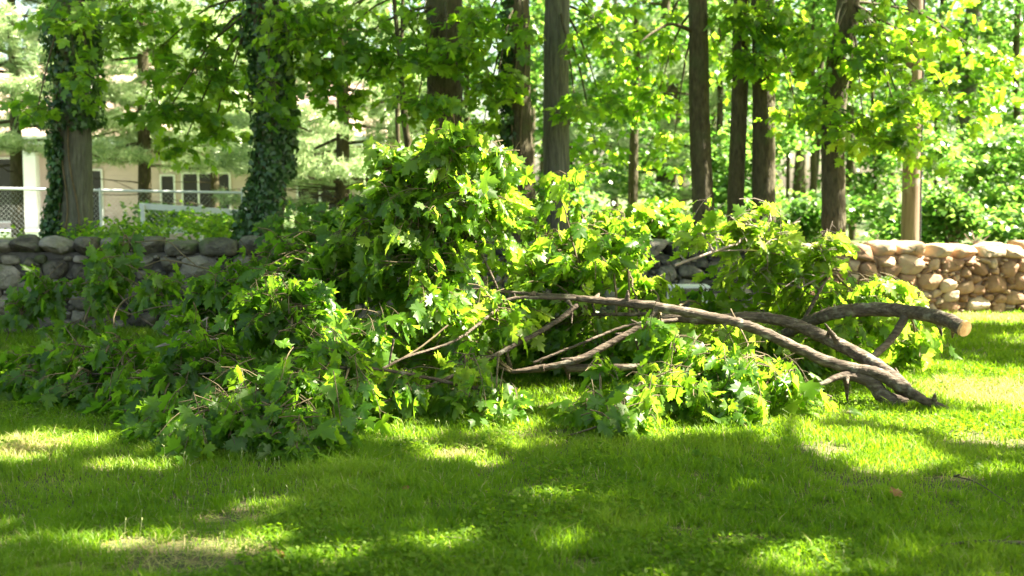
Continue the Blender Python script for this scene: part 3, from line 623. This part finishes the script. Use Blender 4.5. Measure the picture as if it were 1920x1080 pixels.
# ---------------- house, fence, railing, pole ----------------
def plain(name, c, rough=.6, s2=None):
    return rough_mat(name, [(.3, tuple(k*.88 for k in c)), (.7, c)], scale=3, bump=.1, rough=rough)
WHITE = plain('white_paint', (.78, .78, .74)); DARKG = plain('window_glass', (.03, .03, .03), .15); ROOFM = rough_mat('roof_shingle', [(.3, (.30, .20, .15)), (.7, (.46, .34, .27))], scale=8, bump=.6)
def siding(name, c):
    m, nt, out = mat(name); L = nt.links.new; tc = N(nt, 'ShaderNodeTexCoord'); sx = N(nt, 'ShaderNodeSeparateXYZ'); L(tc.outputs['Object'], sx.inputs[0])
    mu = N(nt, 'ShaderNodeMath', operation='MULTIPLY'); L(sx.outputs[2], mu.inputs[0]); mu.inputs[1].default_value = 7; fr = N(nt, 'ShaderNodeMath', operation='FRACT'); L(mu.outputs[0], fr.inputs[0])
    nz = N(nt, 'ShaderNodeTexNoise'); nz.inputs['Scale'].default_value = 3; L(tc.outputs['Object'], nz.inputs['Vector'])
    col = ramp(nt, nz.outputs[0], [(.3, tuple(k*.85 for k in c)), (.7, c)])
    b = N(nt, 'ShaderNodeBsdfPrincipled'); L(col, b.inputs['Base Color']); b.inputs['Roughness'].default_value = .7
    bp = N(nt, 'ShaderNodeBump'); bp.inputs['Distance'].default_value = .03; L(fr.outputs[0], bp.inputs['Height']); L(bp.outputs[0], b.inputs['Normal']); L(b.outputs[0], out.inputs[0]); return m
TAN = siding('tan_siding', (.52, .40, .37))
HY = 27.0; HX0 = P(-260, 350, HY)[0]; HX1 = P(700, 350, HY)[0]
house = thing('house', ((HX0+HX1)/2, HY+3, .2), 'tan single-storey house with white porch post and brown shingle roof behind the left trees', 'house')
zt = P(0, 268, HY)[2]; zb_ = .05
mb = MB(); box(mb, HX0, HX1, HY, HY+6, zb_, zt); mb.build('wall', TAN, house, False)
mb = MB(); mb.add([(HX0-.4, HY-.7, zt-.0), (HX1+.4, HY-.7, zt), (HX1+.4, HY+3, zt+2.1), (HX0-.4, HY+3, zt+2.1), (HX0-.4, HY+6.7, zt), (HX1+.4, HY+6.7, zt)], [(0, 1, 2, 3), (3, 2, 5, 4)])
mb.add([(HX0-.4, HY-.7, zt+.1), (HX1+.4, HY-.7, zt+.1), (HX1+.4, HY+3, zt+2.2), (HX0-.4, HY+3, zt+2.2), (HX0-.4, HY+6.7, zt+.1), (HX1+.4, HY+6.7, zt+.1)], [(0, 1, 2, 3), (3, 2, 5, 4)])
mb.build('roof', ROOFM, house, False)
mb = MB(); box(mb, HX0-.4, HX1+.4, HY-.76, HY-.703, zt-.08, zt+.14); mb.build('eave_board', WHITE, house, False)
mb = MB(); box(mb, HX0, P(200, 350, HY)[0], HY-1.3, HY-.01, zb_, P(0, 432, HY-1.2)[2]); mb.build('porch_slab', WHITE, house, False)
mb = MB(); xa, xb = P(48, 350, HY-.5)[0], P(72, 350, HY-.5)[0]; box(mb, xa, xb, HY-.62, HY-.4, P(0, 433, HY-.6)[2], zt-.09); mb.build('porch_post', WHITE, house, False)
def window(x0, x1, y0, y1, nm='window', bars=1):
    a = P(x0, y1, HY); b = P(x1, y0, HY); mb = MB(); t = .035
    box(mb, a[0]-t, a[0], HY-.05, HY-.005, a[2]-t, b[2]+t); box(mb, b[0], b[0]+t, HY-.05, HY-.005, a[2]-t, b[2]+t); box(mb, a[0], b[0], HY-.05, HY-.005, a[2]-t, a[2]); box(mb, a[0], b[0], HY-.05, HY-.005, b[2], b[2]+t)
    for k in range(bars):
        xx = a[0]+(b[0]-a[0])*(k+1)/(bars+1); box(mb, xx-.02, xx+.02, HY-.04, HY-.012, a[2], b[2])
    w = mb.build(nm, WHITE, house, False); m2 = MB(); box(m2, a[0], b[0], HY-.012, HY-.006, a[2], b[2]); g = m2.build('pane', DARKG, None, False)
    g.data.transform(mathutils.Matrix.Translation([-c for c in house.location])); g.parent = w
window(-110, 24, 298, 415, bars=2); window(172, 190, 320, 436, 'door', 0); window(306, 326, 330, 436, 'door', 0); window(345, 430, 326, 400, bars=2); window(560, 640, 300, 400)
def fence():
    Yf = 16.5; x0 = P(-250, 350, Yf)[0]; x1 = P(462, 350, Yf)[0]; zt = P(100, 353, Yf)[2]-.0; zb = .62
    root = thing('chain_link_fence', ((x0+x1)/2, Yf, zb), 'grey chain link fence with a slim top rail in front of the house', 'fence'); ME = plain('galvanised_steel', (.55, .57, .55), .4)
    mb = MB(); tube(mb, [(x0, Yf, zt+.03), (x1, Yf, zt-.07)], [.02, .02], seg=8, step=1); mb.build('top_rail', ME, root)
    for px in (-100, 0+268-80, 455):
        x = P(px, 350, Yf)[0]; mb = MB(); tube(mb, [(x, Yf, .4), (x, Yf, zt+.0)], [.026, .026], seg=8, step=1); mb.build('post', ME, root)
    mb = MB(); h = zt-.05-zb
    s = .075; x = x0-h
    while x < x1:
        for sg in (1, -1):
            a = (x, Yf, zb) if sg > 0 else (x+h, Yf, zb); b = (x+h, Yf, zt-.05) if sg > 0 else (x, Yf, zt-.05)
            if a[0] > x0 and b[0] > x0 and a[0] < x1 and b[0] < x1: tube(mb, [a, b], [.0014, .0014], seg=3, step=9, cap=False)
        x += s
    mb.build('wire_mesh', ME, root)
fence()
def railing():
    Yf = 15.2; root = thing('white_railing', (P(370, 350, Yf)[0], Yf, .75), 'low white painted wooden railing between the ivy-clad maples', 'railing')
    zb = .72; a = P(262, 386, Yf); b = P(470, 400, Yf)
    mb = MB(); mb.add([(a[0], Yf-.02, a[2]+.04), (b[0], Yf-.02, b[2]+.04), (b[0], Yf-.02, b[2]-.04), (a[0], Yf-.02, a[2]-.04), (a[0], Yf+.02, a[2]+.04), (b[0], Yf+.02, b[2]+.04), (b[0], Yf+.02, b[2]-.04), (a[0], Yf+.02, a[2]-.04)], [(0, 3, 2, 1), (4, 5, 6, 7), (0, 1, 5, 4), (3, 7, 6, 2), (0, 4, 7, 3), (1, 2, 6, 5)]); mb.build('top_rail', WHITE, root, False)
    mb = MB(); box(mb, P(290, 0, Yf)[0], P(356, 0, Yf)[0], Yf-.02, Yf+.02, P(0, 437, Yf)[2], P(0, 427, Yf)[2]); mb.build('lower_rail', WHITE, root, False)
    for px in (268, 376, 460):
        x = P(px, 350, Yf)[0]; mb = MB(); box(mb, x-.025, x+.025, Yf-.055, Yf-.022, zb-.1, P(0, 384, Yf)[2]); mb.build('post', WHITE, root, False)
railing()
POLEM = rough_mat('pole_wood', [(.3, (.09, .06, .035)), (.7, (.26, .18, .12))], scale=5, stretch=(5, 5, .3), bump=.7, bscale=8, bdist=.01, second=(2.5, .55, (.30, .27, .22)))
def pole():
    Y = 15.0; b = P(1706, 465, Y); root = thing('utility_pole', (b[0], Y, bz(b[0], Y)), 'straight weathered wooden utility pole with a dark cable down its right side', 'utility pole')
    t = P(1716, 0, Y); d = (t-b)/(t[2]-b[2]); T2 = t+d*5; mb = MB(); tube(mb, [b-d*.4, b, t, T2], [.125, .122, .105, .09], seg=18, step=.25, rough=.006); mb.build('shaft', POLEM, root)
    mb = MB(); off = np.array([.115, -.05, 0]); tube(mb, [b-d*.4+off, t+off*.9, T2+off*.8], [.018, .018, .018], seg=8, step=.5); mb.build('cable', plain('dark_cable', (.04, .04, .04)), root)
pole()
mb = MB(); c = P(1830, 456, 13.35); 
r_ = thing('dead_twig', c, 'small pale antler-like twig sticking up behind the sunlit wall', 'twig')
for (dx, dy) in ((-22, -18), (-8, -24), (16, -24), (24, -14), (2, -14)):
    e = P(1830+dx, 456+dy, 13.35); tube(mb, [c, (c+e)/2+np.array([0, 0, -.02]), e], [.012, .008, .004], seg=5, step=.1)
mb.build('stem', TWIGG, r_)
# white metal frame by the wall
def table():
    Y = 11.9; a = P(1254, 537, Y); b = P(1332, 537, Y); root = thing('metal_stand', ((a[0]+b[0])/2, Y+.1, 0), 'low white metal garden stand half hidden behind the brush pile by the wall', 'garden stand')
    mb = MB(); z = a[2]; box(mb, a[0], b[0], Y, Y+.3, z-.02, z); mb.build('top', WHITE, root, False)
    for x in (a[0]+.03, b[0]-.03):
        for y in (Y+.02, Y+.28): m2 = MB(); tube(m2, [(x, y, -.02), (x, y, z-.021)], [.011, .011], seg=8, step=1); m2.build('leg', WHITE, root)
table()

# ---------------- brush pile ----------------
random.seed(21); rng = np.random.default_rng(21)
def pp(l): return [P(a, b, y) for a, b, y, w in l]
def rr(l): return [w*.37*y/F for a, b, y, w in l]
def branch(label, limbs, blobs, wood=LIMB, tint=(.1, .9), size=.116, cut=None, leafmat_=LEAF, tw=TWIG, droop=.75, extra=None, lean=None, thin=.92):
    """limbs: lists of (px,py,depth,width px), first one is the main limb; blobs: (px,py,depth,rx,ry,n)"""
    p0 = P(*limbs[0][0][:3]); root = thing('fallen_branch', (p0[0], p0[1], 0), label, 'branch', 'cut branches in the brush pile')
    allp = []
    for i, l in enumerate(limbs):
        mb = MB(); pts = pp(l)
        for q in pts: q[2] = max(q[2], .02)
        big = l[0][3] > 14
        path = tube(mb, pts, rr(l), seg=16 if big else 8, step=.03, rough=.035 if big else .05, kink=.03 if big else .09)
        allp.append(path)
        if i == 0: path0 = path
        if l[0][3] >= 10 or i == 0:
            wmax = max(q[3] for q in l)
            for _ in range(int(len(path)*.09)):
                k = random.randrange(2, len(path)-2); c = path[k]; r_ = .5*wmax*c[1]/F
                if wmax < 8: break
                d = norm(rng.normal(size=3)*np.array([.5, 1, 1])); e = c+d*(r_+random.choice([.01, .015, .03, .08, .16]))+np.array([-.02, 0, 0])
                tube(mb, [c, e], [r_*.4, random.uniform(.004, .009)], seg=7, step=.02, rough=.05)
        o = mb.build('limb' if i == 0 else 'side_limb', wood if l[0][3] > 5 else tw, root)
    allp = np.vstack(allp)
    lm = MB(); tm = MB()
    for (px, py, Y, rx, ry, n) in blobs:
        C = P(px, py, Y); k = Y/F; C[2] = max(C[2], .12)
        j = np.argmin(((allp-C)**2).sum(1)+ (allp[:, 0] < C[0])*.3); s = allp[j]
        m = (s+C)/2+np.array([0, 0, .08]); tube(tm, [s, m, C], [.011, .008, .004], seg=5, step=.08, kink=.5)
        # second order twigs
        R = (rx*k, min(.55, rx*k*.8), ry*k)
        for _ in range(max(2, n//6)):
            d = rand_dir(1)[0]*np.array(R)*.75; e = C+d; e[2] = max(e[2], .03); tube(tm, [C, (C+e)/2+np.array([0, 0, .03]), e], [.0042, .003, .0015], seg=4, step=.08, kink=.5)
        sprays(lm, tm, C, R, int(n*thin), size, zmin=.0, twl=.26, root=s, tint=tint, droop=droop, lean=lean)
    if extra: extra(root, path0)
    if blobs: tm.build('twigs', tw, root); lm.build('foliage', leafmat_, root)
    return root
def cut_end(pt, nd, r):
    def f(root, pa):
        n = norm(pa[0]-pa[3]); c = pa[0]+n*.016; a = norm(np.cross(n, [0, 0, 1.])); b = np.cross(n, a); mb = MB()
        ang = np.linspace(0, 2*PI, 18, endpoint=False); ring = [c+n*.004+(math.cos(t)*a+math.sin(t)*b)*r*(1+.05*math.sin(3*t)) for t in ang]
        ring2 = [q-n*.022 for q in ring]; v = [c+n*.006]+ring+ring2; k = np.arange(18)
        mb.add(v, np.stack([0*k, 1+k, 1+(k+1) % 18], -1)); mb.add(v, np.stack([1+k, 19+k, 19+(k+1) % 18, 1+(k+1) % 18], -1))
        mb.build('cut_end', CUT, root, False)
    return f
# 1 long front limb
branch('long dark limb across the pile front, its thin foot on the grass at right', [
    [(1778, 776, 7.25, 10), (1735, 752, 7.3, 24), (1690, 725, 7.4, 30), (1640, 700, 7.5, 36), (1580, 687, 7.55, 30), (1500, 655, 7.6, 28), (1420, 618, 7.65, 27), (1350, 597, 7.7, 25), (1230, 575, 7.8, 24), (1150, 566, 7.9, 20), (1060, 557, 8.0, 15), (980, 550, 8.1, 9), (885, 542, 8.1, 6)],
    [(1082, 572, 7.95, 14), (1040, 605, 7.8, 13), (960, 650, 7.6, 13), (860, 700, 7.3, 11), (770, 737, 7.0, 9), (680, 765, 6.8, 6)],
    [(1080, 560, 7.95, 10), (960, 560, 7.9, 9), (920, 590, 7.8, 8), (850, 640, 7.5, 7), (760, 670, 7.2, 6), (690, 705, 7.0, 4)],
    [(935, 545, 8.1, 6), (905, 480, 8.1, 6), (880, 435, 8.15, 5), (850, 402, 8.2, 4)],
    [(880, 620, 7.9, 6), (810, 612, 7.8, 6), (740, 625, 7.7, 5), (690, 632, 7.6, 4)],
    [(840, 610, 7.4, 5), (790, 650, 7.3, 5), (740, 680, 7.2, 6), (660, 720, 7.0, 5)]],
    [(930, 600, 7.9, 90, 45, 26), (820, 560, 7.8, 90, 60, 34), (700, 640, 7.5, 80, 60, 30), (760, 720, 7.0, 60, 30, 12), (640, 700, 7.0, 80, 60, 30), (860, 680, 7.4, 50, 25, 10), (930, 775, 6.9, 60, 28, 9), (880, 745, 7.0, 60, 20, 8)])
# 2 thick second limb and its butt
branch('thick brown limb with a gnarled torn butt, lying behind the long dark limb', [
    [(1712, 745, 7.45, 24), (1690, 725, 7.5, 42), (1650, 690, 7.6, 36), (1600, 660, 7.75, 34), (1540, 630, 7.9, 33), (1480, 605, 8.0, 30), (1410, 594, 8.1, 27), (1330, 600, 8.1, 24), (1240, 598, 8.2, 20), (1170, 630, 8.1, 17), (1090, 672, 8.0, 18), (1020, 690, 8.0, 16), (960, 697, 8.0, 10)],
    [(1700, 757, 7.45, 30), (1660, 745, 7.45, 38), (1630, 715, 7.5, 34), (1580, 705, 7.5, 20), (1540, 720, 7.4, 11), (1500, 732, 7.3, 6)],
    [(1270, 600, 8.1, 11), (1180, 610, 8.0, 8), (1100, 640, 7.9, 7), (1000, 680, 7.8, 7)],
    [(1360, 600, 8.15, 12), (1240, 590, 8.4, 11), (1100, 590, 8.6, 9)],
    [(1060, 690, 8.0, 22), (1180, 688, 8.1, 16), (1290, 680, 8.2, 8)]],
    [(1000, 520, 8.6, 100, 60, 40), (1080, 460, 8.8, 110, 55, 44), (1090, 530, 8.9, 80, 50, 34), (1180, 610, 8.8, 80, 40, 26), (1250, 640, 8.6, 90, 40, 28), (1040, 610, 8.8, 90, 50, 34), (1240, 610, 7.7, 30, 25, 5), (1330, 640, 8.6, 90, 45, 28), (850, 640, 8.7, 120, 50, 50), (760, 590, 8.4, 100, 60, 40), (980, 640, 8.9, 100, 40, 34), (720, 670, 8.0, 80, 40, 24), (1120, 690, 8.7, 110, 30, 30), (1000, 400, 8.7, 50, 40, 12), (1045, 345, 8.6, 25, 30, 5), (1170, 400, 9.0, 60, 30, 10), (1175, 500, 9.1, 55, 45, 20), (1320, 575, 9.3, 35, 18, 6), (1215, 545, 9.2, 40, 30, 10), (1140, 430, 9.0, 60, 30, 14)])
# 3 sawn limb
branch('sawn limb arching out to the right with a pale cut end in the air', [
    [(1806, 616, 7.96, 38), (1770, 598, 8.12, 37), (1700, 584, 8.35, 36), (1630, 580, 8.5, 36), (1560, 588, 8.6, 34), (1500, 612, 8.8, 30), (1430, 650, 9.0, 26), (1350, 700, 9.1, 18)],
    [(1700, 590, 8.35, 22), (1672, 635, 8.2, 20), (1630, 675, 8.0, 16)],
    [(1500, 612, 8.8, 12), (1540, 540, 8.9, 8), (1560, 500, 9.0, 5), (1545, 470, 9.0, 4)]],
    [(1560, 640, 8.9, 110, 40, 36), (1450, 690, 8.8, 90, 40, 28), (1660, 560, 9.1, 80, 35, 28), (1720, 650, 8.9, 45, 45, 16), (1580, 560, 9.4, 100, 35, 30), (1500, 560, 9.2, 80, 40, 26), (1640, 620, 9.3, 70, 30, 16)], cut=1,
    extra=cut_end(None, None, .060), tint=(.3, 1))
# 4 tall bough
branch('tallest leafy bough rising at the middle of the pile', [
    [(960, 700, 8.2, 12), (930, 600, 8.3, 11), (890, 480, 8.3, 9), (850, 380, 8.2, 7), (830, 290, 8.2, 4)],
    [(900, 500, 8.3, 6), (820, 440, 8.2, 5), (750, 370, 8.2, 4)],
    [(880, 450, 8.3, 6), (930, 360, 8.2, 4), (945, 290, 8.2, 3)],
    [(870, 460, 8.0, 5), (800, 530, 7.8, 4), (760, 560, 7.8, 3)]],
    [(840, 285, 8.2, 90, 42, 44), (730, 330, 8.2, 55, 60, 30), (930, 300, 8.1, 45, 35, 14), (840, 380, 8.1, 120, 60, 50), (740, 420, 8.1, 90, 60, 40), (880, 450, 8.3, 100, 60, 40), (790, 500, 8.0, 120, 50, 44), (690, 490, 8.2, 80, 60, 34), (960, 380, 8.4, 50, 40, 12), (640, 470, 8.3, 60, 50, 24), (690, 390, 8.3, 40, 50, 14)], tint=(.25, .9), droop=.65)
# 5 left front bough
branch('dense dark bough sprawling on the grass at the front left of the pile', [
    [(900, 730, 7.2, 10), (760, 700, 7.0, 9), (640, 690, 6.8, 8), (520, 730, 6.5, 7), (420, 790, 6.3, 5)],
    [(640, 690, 6.8, 7), (560, 620, 7.0, 6), (500, 560, 7.2, 4)], [(600, 760, 6.4, 5), (580, 800, 6.2, 4), (560, 850, 6.1, 3)],
    [(520, 730, 6.5, 6), (400, 700, 6.7, 5), (300, 720, 6.8, 3)]],
    [(560, 580, 7.3, 80, 50, 34), (490, 600, 7.2, 60, 60, 28), (590, 660, 7.0, 90, 50, 36), (420, 680, 6.9, 110, 60, 46), (330, 740, 6.8, 110, 60, 46), (480, 760, 6.5, 120, 60, 50), (560, 730, 6.5, 100, 60, 40), (400, 800, 6.4, 110, 45, 40), (300, 790, 6.5, 70, 35, 22), (510, 830, 6.15, 90, 35, 28), (640, 770, 6.5, 70, 50, 22), (600, 830, 6.2, 50, 25, 10), (470, 850, 6.1, 60, 20, 12), (430, 845, 6.0, 90, 25, 20), (540, 860, 5.95, 70, 18, 14), (340, 820, 6.2, 80, 25, 16)], tint=(0, .55))
# 6 round dark bough
branch('round shaded bough behind the dead grey twigs', [[(520, 650, 7.9, 8), (460, 600, 8.0, 6), (400, 560, 8.1, 4)]],
    [(400, 555, 8.1, 60, 45, 34), (450, 610, 8.0, 60, 50, 24), (560, 520, 8.3, 80, 50, 34), (600, 450, 8.5, 40, 30, 10), (470, 520, 8.5, 60, 40, 20), (430, 550, 8.4, 60, 40, 16), (560, 470, 8.5, 60, 45, 20), (640, 520, 8.3, 70, 50, 30), (500, 540, 8.1, 60, 40, 22), (350, 600, 8.3, 50, 35, 12)], tint=(0, .45))
# 7 left end boughs
branch('thin wilting bough leaning on the shaded wall, far left of the pile', [
    [(330, 640, 8.4, 6), (260, 590, 8.8, 5), (200, 520, 9.2, 4), (200, 470, 9.4, 3)], [(250, 590, 8.8, 4), (150, 560, 9.2, 3), (40, 590, 9.3, 2.5), (10, 640, 9.3, 2)], [(330, 555, 8.9, 3), (250, 555, 8.8, 4), (215, 590, 8.6, 4), (220, 640, 8.4, 3), (240, 680, 8.2, 2)],
    [(240, 455, 9.4, 2.5), (310, 452, 9.4, 3), (340, 475, 9.3, 3), (370, 500, 9.2, 3)], [(270, 500, 9.2, 2.5), (310, 488, 9.2, 3), (370, 500, 9.1, 4), (450, 520, 9.0, 4), (520, 560, 8.6, 5)], [(240, 590, 8.6, 2.5), (300, 575, 8.5, 3), (350, 572, 8.4, 3)]],
    [(215, 510, 9.2, 50, 50, 22), (90, 530, 9.3, 60, 40, 16), (300, 540, 8.9, 70, 35, 14), (30, 570, 9.2, 40, 35, 8), (205, 480, 9.3, 35, 35, 10), (190, 550, 9.1, 60, 35, 16), (80, 560, 9.2, 60, 30, 14), (150, 620, 8.9, 60, 25, 10), (40, 590, 9.2, 30, 20, 4), (230, 460, 9.3, 25, 15, 4)], tint=(0, .5), tw=TWIG, droop=1.3, thin=.75)
branch('low drooping bough on the grass at the left edge of the pile', [
    [(300, 700, 7.4, 6), (200, 700, 7.6, 5), (100, 710, 7.9, 4), (0, 720, 8.1, 3)], [(200, 700, 7.6, 4), (150, 650, 7.9, 3), (120, 610, 8.1, 2)]],
    [(60, 690, 8.1, 80, 35, 20), (160, 680, 7.9, 80, 40, 24), (130, 730, 7.5, 80, 28, 18), (240, 670, 7.7, 70, 45, 22), (30, 740, 7.7, 60, 20, 10), (230, 740, 7.2, 60, 30, 14), (-60, 700, 8.2, 70, 35, 14), (230, 640, 8.2, 40, 25, 6)], tint=(0, .5), droop=1.3, thin=.8)
# 8 upper right bough
branch('sunlit yellow-green bough with a pale bare twig, upper right of the pile', [
    [(1265, 497, 8.5, 8), (1320, 478, 8.6, 7), (1400, 450, 8.8, 6), (1460, 428, 8.9, 4), (1500, 415, 9.0, 3)], [(1350, 470, 8.7, 4), (1420, 470, 8.8, 4), (1500, 485, 8.9, 3)], [(1380, 460, 8.7, 4), (1440, 400, 8.9, 3), (1450, 385, 8.9, 2)], [(1500, 540, 8.9, 4), (1550, 510, 8.9, 5), (1545, 480, 9.0, 4)]],
    [(1300, 440, 8.8, 55, 25, 18), (1380, 425, 8.9, 60, 22, 18), (1440, 455, 8.9, 80, 40, 34), (1530, 470, 9.0, 60, 35, 26), (1400, 510, 9.1, 80, 40, 30), (1490, 520, 9.1, 70, 30, 20), (1400, 560, 9.2, 60, 25, 16), (1440, 400, 8.9, 30, 15, 5)], wood=TWIGG, tw=TWIGG, tint=(.5, 1), size=.1, droop=.3)
# 9 lower right bough
branch('leafy bough under the long limb at the lower right, pale undersides showing', [
    [(1560, 745, 7.2, 6), (1440, 700, 7.3, 7), (1330, 690, 7.3, 6), (1240, 660, 7.4, 4)], [(1370, 580, 7.9, 5), (1400, 640, 7.5, 4), (1420, 690, 7.3, 3)], [(1330, 690, 7.3, 5), (1260, 730, 7.0, 4), (1200, 760, 6.8, 3)]],
    [(1310, 690, 7.3, 70, 35, 22), (1400, 700, 7.3, 90, 40, 30), (1470, 725, 7.2, 70, 35, 20), (1260, 650, 7.4, 45, 40, 14), (1240, 720, 7.0, 60, 35, 16), (1380, 750, 7.0, 90, 25, 22), (1300, 750, 6.9, 60, 25, 12)], tint=(.1, .8))
branch('small leafy sprig lying on the lawn at the front centre of the pile', [
    [(1010, 830, 6.4, 4), (1070, 815, 6.45, 5), (1140, 790, 6.5, 5), (1200, 750, 6.7, 4), (1220, 710, 6.9, 3)], [(1050, 780, 6.7, 3), (1120, 768, 6.8, 3), (1180, 770, 6.8, 2)]],
    [(1190, 740, 6.8, 50, 35, 14), (1150, 800, 6.5, 60, 25, 14), (1210, 790, 6.5, 35, 25, 8), (1100, 775, 6.7, 40, 22, 6), (1120, 690, 7.1, 30, 25, 5)], tint=(.1, .8))
# dead twigs
branch('bundle of bare grey dead twigs poking out of the pile\'s shaded side', [
    [(270, 660, 8.0, 4), (330, 635, 7.9, 5), (390, 595, 7.8, 4)], [(290, 652, 7.9, 3), (345, 640, 7.8, 4), (410, 635, 7.7, 3)], [(300, 650, 8.0, 3), (370, 625, 8.0, 3), (450, 610, 8.0, 3)], [(388, 597, 7.8, 3), (386, 640, 7.8, 3)], [(320, 590, 8.2, 2.5), (370, 605, 8.2, 3), (430, 600, 8.1, 2)]], [], wood=TWIGG, tw=TWIGG)

# ---------------- litter on the lawn ----------------
def litter(name, label, cat, build, m, at_):
    root = thing(name, (at_[0], at_[1], float(gz(at_[0], at_[1]))), label, cat); mb = MB(); build(mb); mb.build('stem' if 'twig' in name else 'blade', m, root)
def tw(mb):
    p = [G(a, b, .03) for a, b in ((1765, 1022), (1820, 1017), (1880, 1016), (1950, 1020), (2010, 1012))]; tube(mb, p, [.004, .007, .008, .009, .008], seg=7, step=.03, kink=.2, rough=.06)
    for (a, b, c, d) in ((1830, 1017, 1815, 1008), (1880, 1016, 1893, 1004), (1910, 1018, 1925, 1028)): tube(mb, [G(a, b, .03), G(c, d, .04)], [.004, .002], seg=5)
litter('fallen_twig', 'dark knobbly twig on the grass at the lower right', 'twig', tw, LIMB, G(1880, 1016))
def tw2(mb): tube(mb, [G(1790, 893, .03), G(1830, 905, .035), (G(1900, 950, .03))], [.004, .003, .002], seg=5, kink=.3); tube(mb, [G(1790, 893, .03), G(1800, 890, .06)], [.006, .004], seg=5)
litter('fallen_twig', 'thin dark-tipped twig on the grass below the sunlit patch', 'twig', tw2, LIMB, G(1830, 905))
def tw3(mb): tube(mb, [G(800, 1005, .03), G(870, 1010, .045), G(910, 1030, .035), G(880, 1042, .03), G(835, 1043, .03)], [.002, .003, .003, .002, .002], seg=5)
litter('fallen_twig', 'thin curved twig on the grass at the lower centre', 'twig', tw3, TWIGG, G(870, 1010))
DEAD = leafmat('dead_leaf', [(0, (.16, .06, .025)), (1, (.26, .12, .05))], [(0, (.2, .08, .03)), (1, (.3, .15, .05))], .3, .03)
def lf(px, py, m, label, s=.07):
    def b(mb): p = G(px, py, .045); place(mb, MAPLE2, MAPLE_F, np.array([p]), np.array([[random.uniform(-1, 1), .5, .1]]), np.array([[.2, -.5, 1.]]), [s], [.5])
    litter('fallen_leaf', label, 'leaf', b, m, G(px, py))
lf(1675, 925, DEAD, 'crumpled brown leaf on the lawn at the right'); lf(520, 1042, DEAD, 'reddish dead leaf on the bare patch of lawn at the lower left', .05)
lf(1312, 850, LEAF, 'pale green loose leaf on the lawn nearest the pile'); lf(1345, 862, LEAF, 'pale green loose leaf just right of the other one', .06); lf(1600, 775, LEAF, 'large pale leaf lying by the gnarled butt of the thick limb', .11)
lf(765, 915, DEAD, 'small brown leaf on the lawn in front of the pile centre', .045)
# weeds with pale seed heads in the grass
SEED = plain('seed_head', (.38, .40, .16)); mb = MB()
for i in range(110):
    x = random.choice([random.gauss(-1.4, .7), random.gauss(.3, 1.6), random.gauss(-1.6, .25)]); y = random.uniform(4.2, 7.4)
    z = float(gz(x, y)); h = random.uniform(.06, .10); e = np.array([x+random.gauss(0, .015), y, z+h]); tube(mb, [(x, y, z), e], [.0008, .0007], seg=3, step=1, cap=False)
    tube(mb, [e, e+np.array([random.gauss(0, .004), 0, .010])], [.002, .001], seg=4, step=1)
tag(mb.build('seed_heads', SEED), 'tiny pale seed heads scattered in the lawn', 'grass', None, 'stuff')
